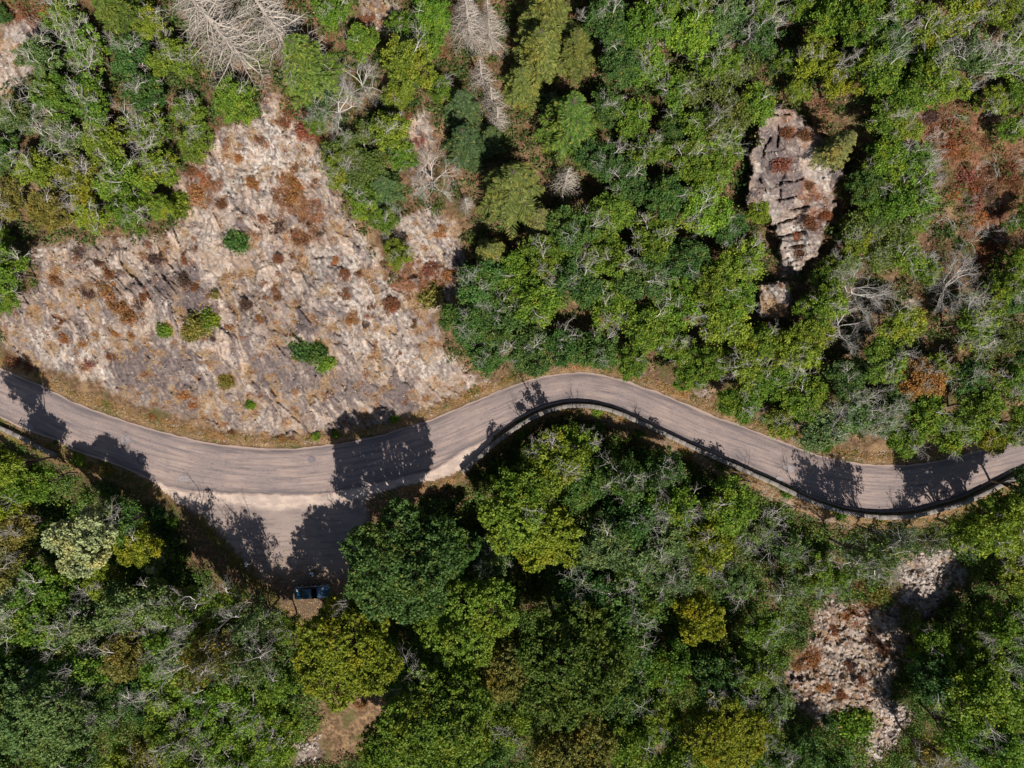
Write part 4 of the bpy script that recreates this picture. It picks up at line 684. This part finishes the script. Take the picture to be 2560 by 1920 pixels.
SC = {'or': 'bright orange', 'ru': 'rust-brown', 'rd': 'dull red', 'dk': 'dark brown'}
SG = {'b': 'green bushes on open ground', 'k': 'withered bracken clumps', 't': 'bare twiggy bushes'}
buckets2 = {}; rec2 = []
for t in sitems:
    lm = min(LM, key=lambda l: math.hypot(l[1] - t[1], l[2] - t[2])); d = math.hypot(lm[1] - t[1], lm[2] - t[2]); di = int(round(math.degrees(math.atan2(lm[2] - t[2], t[1] - lm[1])) / 45)) % 8
    where = 'in the middle of ' + lm[0] if d < 45 else DIR[di] + ' ' + lm[0]; lm_ = 0; sz = 'tiny' if t[3] < 12 else 'small' if t[3] < 19 else 'large'
    key = (t[0], t[4], where, sz); buckets2.setdefault(key, []).append((d, t)); rec2.append((t, key))
for q in buckets2.values(): q.sort(key=lambda z: z[0])
for t, key in rec2:
    kd, c_, wh, sz = key; L = buckets2[key]; rank = [q[1] for q in L].index(t); what = {'b': 'bush', 'k': 'clump of withered bracken', 't': 'leafless twig bush'}[kd]
    pre = '' if len(L) == 1 else ORD[rank] + ' '; cn = (SC.get(c_) or CN.get(c_, '')) + ' '
    if kd == 't': cn = 'pale grey '
    lab = f'{pre}{sz} {cn}{what}, {wh}'.replace('  ', ' ')
    if len(lab.split()) > 16: lab = lab.replace('the two slim dead conifers at the top', 'the slim dead conifers').replace('clump of withered bracken', 'bracken clump').replace('the white dead conifer by the deep green conifer', 'the short white dead conifer')
    r_ = t[3] * K * (1.25 if kd == 'b' else 1.15)
    o = plant(SK[kd][0], t[1] * K, t[2] * K, r_, c_, {'b': 'bush', 'k': 'bracken_clump', 't': 'twig_bush'}[kd]); tag(o, lab, {'b': 'bush', 'k': 'bracken', 't': 'bush'}[kd], SG[kd]); labels.add(lab)
# ------------------------------------------------------------------ uncountable ground cover
rg = np.random.default_rng(77)
inner = (px > -20) & (px < 2580) & (py > -20) & (py < 1940); north = py < ny; oy_ = np.interp(px, *zip(*OUT)); southz = py > oy_ + 4
rustA = np.clip(rust, 0, 1)
def pick(wt, n):
    wt = np.where(inner, np.clip(wt, 0, None), 0); c = np.cumsum(wt); return np.searchsorted(c, rg.random(n) * c[-1])
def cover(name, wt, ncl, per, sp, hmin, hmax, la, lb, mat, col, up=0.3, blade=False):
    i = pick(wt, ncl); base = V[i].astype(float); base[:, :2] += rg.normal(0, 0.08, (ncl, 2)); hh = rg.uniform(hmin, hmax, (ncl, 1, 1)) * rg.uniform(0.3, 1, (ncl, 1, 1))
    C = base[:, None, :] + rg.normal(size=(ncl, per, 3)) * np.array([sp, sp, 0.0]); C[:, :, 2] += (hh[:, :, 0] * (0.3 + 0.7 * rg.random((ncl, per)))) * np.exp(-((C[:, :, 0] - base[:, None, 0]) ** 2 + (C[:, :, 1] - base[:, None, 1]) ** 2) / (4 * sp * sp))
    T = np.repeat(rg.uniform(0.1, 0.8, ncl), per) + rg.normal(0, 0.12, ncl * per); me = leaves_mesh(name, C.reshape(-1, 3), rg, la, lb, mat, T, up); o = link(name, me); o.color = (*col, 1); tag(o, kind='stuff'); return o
forest = (1 - clearing) * (1 - rock) * np.where(north, sstep(45, 70, dn), sstep(6, 20, py - oy_)) * (north | southz)
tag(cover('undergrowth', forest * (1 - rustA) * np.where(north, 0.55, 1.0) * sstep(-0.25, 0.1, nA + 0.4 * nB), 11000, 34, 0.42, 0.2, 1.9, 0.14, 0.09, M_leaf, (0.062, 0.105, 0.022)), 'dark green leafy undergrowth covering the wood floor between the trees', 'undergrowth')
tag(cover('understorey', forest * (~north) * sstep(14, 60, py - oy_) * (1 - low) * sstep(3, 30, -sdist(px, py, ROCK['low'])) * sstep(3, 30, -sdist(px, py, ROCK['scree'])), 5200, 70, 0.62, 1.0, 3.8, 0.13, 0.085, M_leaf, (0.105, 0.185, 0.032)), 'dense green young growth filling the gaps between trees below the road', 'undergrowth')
tag(cover('heather', rock * (rust > 0.45) * (crag < 0.9), 3800, 22, 0.16, 0.05, 0.35, 0.07, 0.02, M_dry, (0.24, 0.115, 0.06)), 'low rust-brown heather and dead bracken in patches on the rock', 'heather')
tag(cover('dry_undergrowth', forest * sstep(-0.1, 0.25, -nA + 0.4 * nB) * np.where(north, 1.0, 0.45) + 1.5 * rustA * (1 - rock), 5200, 26, 0.34, 0.1, 0.7, 0.12, 0.03, M_dry, (0.21, 0.115, 0.06)), 'brown withered undergrowth and heather in the clearings of the slope', 'undergrowth')
tag(cover('verge_grass', verge * north * (dn > 9) + 0.9 * verge * (~north) * (ds > 10) * (sdist(px, py, LB) < -4), 9000, 9, 0.13, 0.05, 0.35, 0.13, 0.014, M_dry, (0.40, 0.26, 0.11)), 'straw-coloured dry grass along the verges of the road', 'grass')
tag(cover('green_weeds', verge * moss * (dn > 14) * north + 1.2 * (~north) * verge * moss * (sdist(px, py, LB) < -6), 2200, 9, 0.13, 0.05, 0.25, 0.09, 0.04, M_leaf, (0.12, 0.16, 0.025)), 'low green weeds growing in the road verges', 'weeds')
tag(cover('rock_grass', rock * (grass > 0.45) * (crag < 0.5), 9500, 10, 0.15, 0.04, 0.3, 0.12, 0.014, M_dry, (0.42, 0.28, 0.15)), 'tufts of bleached dry grass in the hollows of the rock face', 'grass')
tag(cover('fallen_leaves', verge + 0.4 * rock + forest * 0.3, 7000, 1, 0.2, 0.0, 0.04, 0.09, 0.06, M_dry, (0.38, 0.29, 0.17), 2.0), 'scattered yellow-brown fallen leaves on the verges and rock', 'leaves')
sL = sdist(px, py, LB)
tag(cover('leaf_litter', (sL > 3) * sstep(1330, 1470, py) + 0.25 * (sL > 0) * (sL < 16), 3600, 1, 0.15, 0.05, 0.09, 0.11, 0.06, M_dry, (0.36, 0.24, 0.11), 2.0), 'brown fallen leaves lying on the bare dirt around the car', 'leaves')
tag(cover('lay_by_weeds', (sL > 0) * sstep(34, 10, sL) * (py > 1290) * (px < 700), 700, 14, 0.16, 0.05, 0.35, 0.10, 0.03, M_dry, (0.22, 0.19, 0.06)), 'straggly weeds and dry grass along the left edge of the lay-by', 'weeds')
def stones(name, wt, n, smin, smax, mat, label):
    i = pick(wt, n); base = V[i].astype(float); base[:, :2] += rg.normal(0, 0.1, (n, 2)); sz = rg.uniform(smin, smax, (n, 1, 1)) * rg.uniform(0.5, 1, (n, 1, 3)) * np.array([1.2, 0.9, 0.5])
    cube = np.array([[a, b, c] for c in (-1, 1) for b in (-1, 1) for a in (-1, 1)], float); P_ = cube[None] * sz * rg.uniform(0.55, 1.1, (n, 8, 3)); an = rg.uniform(0, 6.28, n); ca2, sa2 = np.cos(an)[:, None], np.sin(an)[:, None]
    tl = rg.normal(0, 0.35, (n, 1)); X = P_[:, :, 0] * ca2 - P_[:, :, 1] * sa2; Y = P_[:, :, 0] * sa2 + P_[:, :, 1] * ca2; Zz = P_[:, :, 2] + X * tl
    Vv = np.stack([X, Y, Zz], -1) + base[:, None, :]; fc = np.array([[0, 2, 3, 1], [4, 5, 7, 6], [0, 1, 5, 4], [2, 6, 7, 3], [0, 4, 6, 2], [1, 3, 7, 5]]); F_ = (np.arange(n) * 8)[:, None, None] + fc[None]
    o = link(name, npmesh(name, Vv.reshape(-1, 3), F_.reshape(-1, 4), mat)); tag(o, label, 'stones', None, 'stuff'); return o
M_scree = simple('pale_broken_stone', (0.30, 0.255, 0.225), 0.95, 0.65, 0.8)
scr = blob(px, py, ROCK['scree'], 10, wn) * 2 + blob(px, py, ROCK['scree2'], 10, wn) * 1.6 + blob(px, py, ROCK['low'], 10, wn) * 0.5 + blob(px, py, ROCK['botm'], 10, wn) * 0.8
stones('scree', scr * sstep(-0.15, 0.25, nB + 0.5 * nC), 2000, 0.04, 0.34, M_scree, 'pale angular broken stones lying in the clearings at the lower right')
stones('loose_stones', rock * sstep(0.0, 0.4, nB) + 1.3 * verge * north * (dn > 8) + 0.8 * (southz) * sstep(34, 6, py - oy_) * (px > 1500), 7000, 0.03, 0.13, M_scree, 'small loose stones scattered on the rock face and verge')
# the wood goes on outside the photograph, as one mass
m_ = 9000; qx = rg.uniform(-700, 3260, m_); qy = rg.uniform(-520, 2440, m_); o_ = (qx < -70) | (qx > 2630) | (qy < -70) | (qy > 1990); qx = qx[o_]; qy = qy[o_]
o_ = (qy < np.interp(qx, *zip(*NE)) - 70) | (qy > np.interp(qx, *zip(*OUT)) + 70); qx = qx[o_]; qy = qy[o_]; qz = height(qx, qy); qs = PM * (CH - qz) / CH; m_ = len(qx)
Cc = np.stack([(qx - 1280) * qs, (960 - qy) * qs, qz + rg.uniform(1.5, 5.5, m_)], 1)[:, None, :] + rg.normal(size=(m_, 60, 3)) * np.array([1.1, 1.1, 0.7]); Tt = np.repeat(rg.uniform(0.1, 0.75, m_), 60) + rg.normal(0, 0.15, m_ * 60)
fw = link('surrounding_wood', leaves_mesh('surrounding_wood', Cc.reshape(-1, 3), rg, 0.26, 0.18, M_leaf, Tt)); fw.color = (0.10, 0.18, 0.03, 1); tag(fw, 'green wood continuing on every side beyond the photographed stretch of road', 'wood', None, 'stuff')
# ------------------------------------------------------------------ car
def car():
    cx, cy = (783 - 1280) * PM, (960 - 1477) * PM; root = empty('car', (cx, cy, 0.0), math.radians(3.2)); tag(root, 'dark blue classic two-door car with white roundels, parked nose-first under the tree', 'car')
    paint = simple('dark_blue_car_paint', (0.012, 0.060, 0.120), 0.22, 0.1, 1, 0.0, 1.0); paint.node_tree.nodes['Principled BSDF'].inputs['Specular IOR Level'].default_value = 0.6
    glass = simple('dark_car_glass', (0.006, 0.008, 0.010), 0.06, 0.1, 1, 0, 0.6); gglass = simple('rear_glass_green_reflection', (0.035, 0.07, 0.05), 0.10, 0.1, 1); chrome = simple('chrome', (0.75, 0.75, 0.76), 0.12, 0.03, 1, 1.0)  # rear glass: the green reflection is put into its base colour
    rub = simple('tyre_rubber', (0.02, 0.02, 0.02), 0.9, 0.2, 5); white = simple('white_roundel', (0.78, 0.80, 0.80), 0.6, 0.04, 2); blk = simple('black_lettering', (0.02, 0.02, 0.02), 0.6, 0.05, 1); red = simple('red_tail_lamp', (0.35, 0.01, 0.01), 0.25, 0.1, 2); lens = simple('clear_lamp_glass', (0.7, 0.7, 0.68), 0.15, 0.05, 1)
    # lower body: cross-sections along x
    xs = [-2.14, -2.10, -1.95, -1.6, -1.15, -0.8, -0.3, 0.3, 0.75, 1.2, 1.7, 2.0, 2.12, 2.16]; hw = [0.62, 0.70, 0.76, 0.79, 0.80, 0.80, 0.80, 0.80, 0.80, 0.79, 0.77, 0.73, 0.68, 0.60]; top = [0.62, 0.74, 0.82, 0.87, 0.90, 0.91, 0.90, 0.90, 0.90, 0.87, 0.82, 0.76, 0.70, 0.60]; bot = [0.42, 0.34, 0.26, 0.22, 0.2, 0.2, 0.2, 0.2, 0.2, 0.22, 0.25, 0.3, 0.36, 0.42]
    prof = [(-0.90, 0.0), (-1.0, 0.25), (-1.0, 0.62), (-0.95, 0.86), (-0.82, 0.955), (-0.5, 0.99), (0, 1.0), (0.5, 0.99), (0.82, 0.955), (0.95, 0.86), (1.0, 0.62), (1.0, 0.25), (0.90, 0.0)]
    def loft(name, xs, secs, mat, close=True, smooth=True, parent=root):
        m = len(secs[0]); Vv = [(x, y, z) for x, s_ in zip(xs, secs) for (y, z) in s_]; Ff = []
        for i in range(len(xs) - 1):
            for j in range(m if close else m - 1): a = i * m + j; b = i * m + (j + 1) % m; Ff.append((a, b, b + m, a + m))
        bm = bmesh.new(); vs = [bm.verts.new(v_) for v_ in Vv]; [bm.faces.new([vs[q] for q in f]) for f in Ff]
        if close: bm.faces.new([vs[q] for q in range(m)][::-1]); bm.faces.new([vs[(len(xs) - 1) * m + q] for q in range(m)])
        bmesh.ops.recalc_face_normals(bm, faces=bm.faces); me = bpy.data.meshes.new(name); bm.to_mesh(me); bm.free(); me.materials.append(mat)
        if smooth: me.polygons.foreach_set('use_smooth', [True] * len(me.polygons))
        return link(name, me, parent)
    body = loft('body', xs, [[(y * h_, b_ + z * (t_ - b_)) for y, z in prof] for h_, t_, b_ in zip(hw, top, bot)], paint)
    # greenhouse in glass, roof panel and pillars above it
    gx_ = [-1.22, -0.88, -0.78, 0.02, 0.12, 0.66]; 
    def gs(w0, w1, z): return [(-w0, 0.86), (-w1, z), (w1, z), (w0, 0.86)]
    loft('cabin_glass', [-1.20, -0.86, 0.14, 0.70], [gs(0.66, 0.60, 0.915), gs(0.71, 0.575, 1.27), gs(0.71, 0.575, 1.29), gs(0.68, 0.62, 0.915)], glass, True, False)
    loft('roof', [-0.90, -0.80, -0.35, 0.08, 0.16], [[(-0.56, 1.262), (-0.52, 1.285), (0.0, 1.30), (0.52, 1.285), (0.56, 1.262)], [(-0.61, 1.262), (-0.55, 1.305), (0, 1.325), (0.55, 1.305), (0.61, 1.262)], [(-0.615, 1.262), (-0.56, 1.32), (0, 1.345), (0.56, 1.32), (0.615, 1.262)], [(-0.61, 1.262), (-0.55, 1.31), (0, 1.335), (0.55, 1.31), (0.61, 1.262)], [(-0.57, 1.275), (-0.52, 1.295), (0, 1.31), (0.52, 1.295), (0.57, 1.275)]], paint)
    loft('rear_window', [-1.17, -0.91], [[(-0.56, 0.955), (-0.56, 0.975), (0.56, 0.975), (0.56, 0.955)], [(-0.52, 1.225), (-0.52, 1.245), (0.52, 1.245), (0.52, 1.225)]], gglass, True, False)
    for sg in (-1, 1):
        for xa, za, xb, zb in ((-1.20, 0.88, -0.84, 1.28), (0.70, 0.88, 0.12, 1.29), (-0.33, 0.88, -0.36, 1.28)):
            v_, f_ = tubes([(xa, sg * 0.69, za, xb, sg * 0.585, zb, 0.035, 0.03)], 6); link('pillar', npmesh('pillar', v_, f_, paint), root)
        v_, f_ = tubes([(-1.9, sg * 0.79, 0.6, 1.9, sg * 0.79, 0.6, 0.012, 0.012)], 6); link('trim_strip', npmesh('trim_strip', v_, f_, chrome), root)
        v_, f_ = tubes([(0.62, sg * 0.76, 0.93, 0.62, sg * 0.87, 0.99, 0.012, 0.012), (0.57, sg * 0.89, 1.0, 0.66, sg * 0.89, 1.0, 0.05, 0.04)], 8); link('wing_mirror', npmesh('wing_mirror', v_, f_, chrome), root)
        v_, f_ = tubes([(0.05, sg * 0.80, 0.74, 0.2, sg * 0.82, 0.74, 0.014, 0.014)], 6); link('door_handle', npmesh('door_handle', v_, f_, chrome), root)
        v_, f_ = tubes([(2.08, sg * 0.50, 0.60, 2.165, sg * 0.50, 0.60, 0.10, 0.095), (2.165, sg * 0.50, 0.60, 2.185, sg * 0.50, 0.60, 0.095, 0.01)], 16); link('headlight', npmesh('headlight', v_, f_, lens), root)
        v_, f_ = tubes([(-2.14, sg * 0.40, 0.60, -2.14, sg * 0.60, 0.60, 0.045, 0.045)], 8); link('tail_light', npmesh('tail_light', v_, f_, red), root)
        for wx_ in (-1.28, 1.32):
            wv = empty('wheel', (wx_, sg * 0.72, 0.30)); wv.parent = root
            ang = np.linspace(0, 2 * math.pi, 24, endpoint=False)
            def ringm(name, pr, mat):
                Vv = np.array([[r_ * math.cos(a), y_ * sg, r_ * math.sin(a)] for a in ang for (r_, y_) in pr]); m = len(pr); Ff = np.array([[i * m + j, i * m + (j + 1) % m, ((i + 1) % 24) * m + (j + 1) % m, ((i + 1) % 24) * m + j] for i in range(24) for j in range(m - 1)]); link(name, npmesh(name, Vv, Ff, mat, True), wv)
            ringm('tyre', [(0.19, -0.08), (0.28, -0.09), (0.30, -0.07), (0.30, 0.07), (0.28, 0.09), (0.19, 0.08)], rub); ringm('rim', [(0.01, 0.05), (0.06, 0.065), (0.07, 0.04), (0.16, 0.04), (0.195, 0.078)], chrome)
    v_, f_ = tubes([(2.12, -0.70, 0.44, 2.22, -0.35, 0.44, 0.045, 0.05), (2.22, -0.35, 0.44, 2.22, 0.35, 0.44, 0.05, 0.05), (2.22, 0.35, 0.44, 2.12, 0.72, 0.44, 0.05, 0.045), (2.12, 0.72, 0.44, 1.85, 0.79, 0.44, 0.045, 0.03), (2.12, -0.70, 0.44, 1.85, -0.79, 0.44, 0.045, 0.03)], 8); link('front_bumper', npmesh('front_bumper', v_, f_, chrome, True), root)
    v_, f_ = tubes([(-2.16, -0.66, 0.44, -2.20, 0.0, 0.44, 0.035, 0.04), (-2.20, 0.0, 0.44, -2.16, 0.66, 0.44, 0.04, 0.035)], 8); link('rear_bumper', npmesh('rear_bumper', v_, f_, chrome, True), root)
    v_, f_ = tubes([(2.145, -0.36, 0.62, 2.145, 0.36, 0.62, 0.06, 0.06)], 8); link('grille', npmesh('grille', v_, f_, blk), root)
    for x_, y_, z_, tz in ((-1.72, 0.42, 0.876, 0.10), (1.42, 0.42, 0.872, -0.14)):
        d_ = []; ff = []; n = 24
        for i in range(n): a = 2 * math.pi * i / n; d_.append((0.15 * math.cos(a), 0.15 * math.sin(a), tz * 0.15 * math.cos(a)))
        bm = bmesh.new(); bm.faces.new([bm.verts.new(q) for q in d_]); me = bpy.data.meshes.new('roundel'); bm.to_mesh(me); bm.free(); me.materials.append(white); o = link('roundel', me, root); o.location = (x_, y_, z_)
        Vv = [(q * 0.5 * math.cos(a) * 0.15, q * 0.62 * math.sin(a) * 0.15, tz * q * 0.5 * 0.15 * math.cos(a)) for a in np.linspace(0, 6.283, n, endpoint=False) for q in (0.6, 1.0)]; Ff = np.array([(2 * i, 2 * ((i + 1) % n), 2 * ((i + 1) % n) + 1, 2 * i + 1) for i in range(n)]); q_ = link('race_number', npmesh('race_number', Vv, Ff, blk), o); q_.location = (0, 0, 0.004)
    for x_ in (-1.25, 0.78):
        v_, f_ = tubes([(x_, -0.70, 0.905, x_, 0.70, 0.905, 0.008, 0.008)], 4); link('panel_gap', npmesh('panel_gap', v_, f_, blk), root)
car()
# ------------------------------------------------------------------ two people
skin = simple('skin', (0.45, 0.27, 0.19), 0.6, 0.05, 2); hairm = simple('dark_hair', (0.03, 0.02, 0.015), 0.7, 0.3, 9); shoe = simple('dark_shoes', (0.03, 0.03, 0.03), 0.7, 0.2, 3); trou = simple('dark_trousers', (0.02, 0.022, 0.03), 0.9, 0.2, 3); eyem = simple('eyes', (0.02, 0.015, 0.01), 0.3, 0.1, 1)
def skin_obj(name, P_, E_, Rr, mat, parent, root_i=0, sub=2):
    me = bpy.data.meshes.new(name); me.from_pydata(P_, E_, []); me.materials.append(mat); o = link(name, me, parent); m = o.modifiers.new('skin', 'SKIN'); m.use_smooth_shade = True
    for i, r_ in enumerate(Rr): me.skin_vertices[0].data[i].radius = (r_, r_) if not isinstance(r_, tuple) else r_
    me.skin_vertices[0].data[root_i].use_root = True; s_ = o.modifiers.new('sub', 'SUBSURF'); s_.levels = sub; s_.render_levels = sub; return o
def person(x, y, rz, shirtcol, label, armL, armR, lean=0.0, stride=0.12):
    root = empty('person', ((x - 1280) * PM, (960 - y) * PM, 0.0), rz); tag(root, label, 'person', 'people standing in the lay-by'); sh = simple('shirt', shirtcol, 0.85, 0.06, 4)
    hip = (0, 0, 0.92); P_ = [hip, (0.02 + lean * .3, 0, 1.12), (0.03 + lean * .7, 0, 1.36), (0.03 + lean, 0, 1.47), (0.04 + lean, 0, 1.55), (0.05 + lean, 0, 1.64), (0.045 + lean, 0, 1.72)]; Rr = [(0.115, 0.15), (0.10, 0.14), (0.11, 0.17), 0.06, 0.055, 0.085, 0.07]; E_ = [(0, 1), (1, 2), (2, 3), (3, 4), (4, 5), (5, 6)]
    hands = []
    for sg, arm in ((1, armL), (-1, armR)):
        b = len(P_); P_ += [(0.03 + lean, sg * 0.19, 1.40), arm[0], arm[1]]; Rr += [0.055, 0.042, 0.03]; E_ += [(2, b), (b, b + 1), (b + 1, b + 2)]
        e = np.array(arm[1]); d = e - np.array(arm[0]); d /= np.linalg.norm(d); pm = e + d * 0.08; P_.append(tuple(pm)); Rr.append(0.034); E_.append((b + 2, b + 3)); side = np.cross(d, (0, 0, 1.0)); side /= np.linalg.norm(side) + 1e-9
        for q, ln in enumerate((0.065, 0.078, 0.072, 0.055)):
            f0 = pm + side * (q - 1.5) * 0.019 + d * 0.02; f1 = f0 + d * ln * 0.6; f2 = f1 + d * ln * 0.4 + np.array([0, 0, -0.02]); c_ = len(P_); P_ += [tuple(f1), tuple(f2)]; Rr += [0.009, 0.008]; E_ += [(b + 3, c_), (c_, c_ + 1)]
        c_ = len(P_); P_ += [tuple(e + d * 0.04 - side * 0.045), tuple(e + d * 0.08 - side * 0.06)]; Rr += [0.010, 0.009]; E_ += [(b + 2, c_), (c_, c_ + 1)]
        l = len(P_); P_ += [(0, sg * 0.10, 0.86), (0.03 + sg * stride * 0.5, sg * 0.11, 0.48), (sg * stride, sg * 0.12, 0.09), (sg * stride + 0.16, sg * 0.13, 0.04)]; Rr += [0.085, 0.058, 0.04, 0.035]; E_ += [(0, l), (l, l + 1), (l + 1, l + 2), (l + 2, l + 3)]
        skin_obj('shoe', [(sg * stride - 0.05, sg * 0.12, 0.045), (sg * stride + 0.10, sg * 0.125, 0.045), (sg * stride + 0.19, sg * 0.13, 0.04)], [(0, 1), (1, 2)], [0.048, 0.050, 0.038], shoe, root, 0, 1)
        hands.append((b, l))
    skin_obj('body', P_, E_, Rr, skin, root)
    ex = lambda r_, k_: tuple(a + k_ for a in r_) if isinstance(r_, tuple) else r_ + k_
    (bl, ll), (br, lr) = hands
    mid = lambda a, b, f: tuple(a[i] + (b[i] - a[i]) * f for i in range(3))
    ids = [0, 1, 2, 3]; SP = [P_[i] for i in ids] + [P_[bl], P_[bl + 1], P_[br], P_[br + 1]]; skin_obj('shirt', SP, [(0, 1), (1, 2), (2, 3), (2, 4), (4, 5), (2, 6), (6, 7)], [ex(Rr[0], .022), ex(Rr[1], .022), ex(Rr[2], .022), 0.07, 0.078, 0.058, 0.078, 0.058], sh, root)
    TP = [P_[0], P_[ll], P_[ll + 1], P_[ll + 2], P_[lr], P_[lr + 1], P_[lr + 2]]; TP[3] = (TP[3][0], TP[3][1], 0.12); TP[6] = (TP[6][0], TP[6][1], 0.12); skin_obj('trousers', TP, [(0, 1), (1, 2), (2, 3), (0, 4), (4, 5), (5, 6)], [(0.13, 0.165), 0.10, 0.075, 0.06, 0.10, 0.075, 0.06], trou, root)
    hx = lean; skin_obj('hair', [(0.0 + hx, 0, 1.62), (0.005 + hx, 0, 1.70), (0.04 + hx, 0, 1.76)], [(0, 1), (1, 2)], [0.072, 0.098, 0.088], hairm, root, 0, 2)
    for sg in (-1, 1):
        v_, f_ = tubes([(0.115 + hx, sg * 0.032, 1.655, 0.128 + hx, sg * 0.032, 1.655, 0.012, 0.008)], 8); link('eye', npmesh('eye', v_, f_, eyem), root)
        v_, f_ = tubes([(0.05 + hx, sg * 0.075, 1.645, 0.04 + hx, sg * 0.098, 1.65, 0.03, 0.02)], 8); link('ear', npmesh('ear', v_, f_, skin, True), root)
    v_, f_ = tubes([(0.11 + hx, 0, 1.66, 0.152 + hx, 0, 1.625, 0.010, 0.016)], 6); link('nose', npmesh('nose', v_, f_, skin, True), root)
    v_, f_ = tubes([(0.125 + hx, -0.025, 1.595, 0.125 + hx, 0.025, 1.595, 0.007, 0.007)], 6); link('mouth', npmesh('mouth', v_, f_, eyem), root)
    return root
person(788, 1427, math.radians(-125), (0.62, 0.70, 0.88), 'person in a pale blue shirt and dark trousers standing just above the car', ((0.16, 0.27, 1.16), (0.32, 0.18, 1.10)), ((0.02, -0.25, 1.12), (0.14, -0.26, 0.92)), 0.10)
person(627, 1405, math.radians(185), (0.78, 0.80, 0.86), 'person in a whitish top and dark trousers standing at the lay-by\'s left edge', ((0.04, 0.27, 1.14), (0.26, 0.24, 1.08)), ((0.02, -0.26, 1.13), (0.22, -0.22, 1.0)), 0.14)
print('all labels', len(labels))
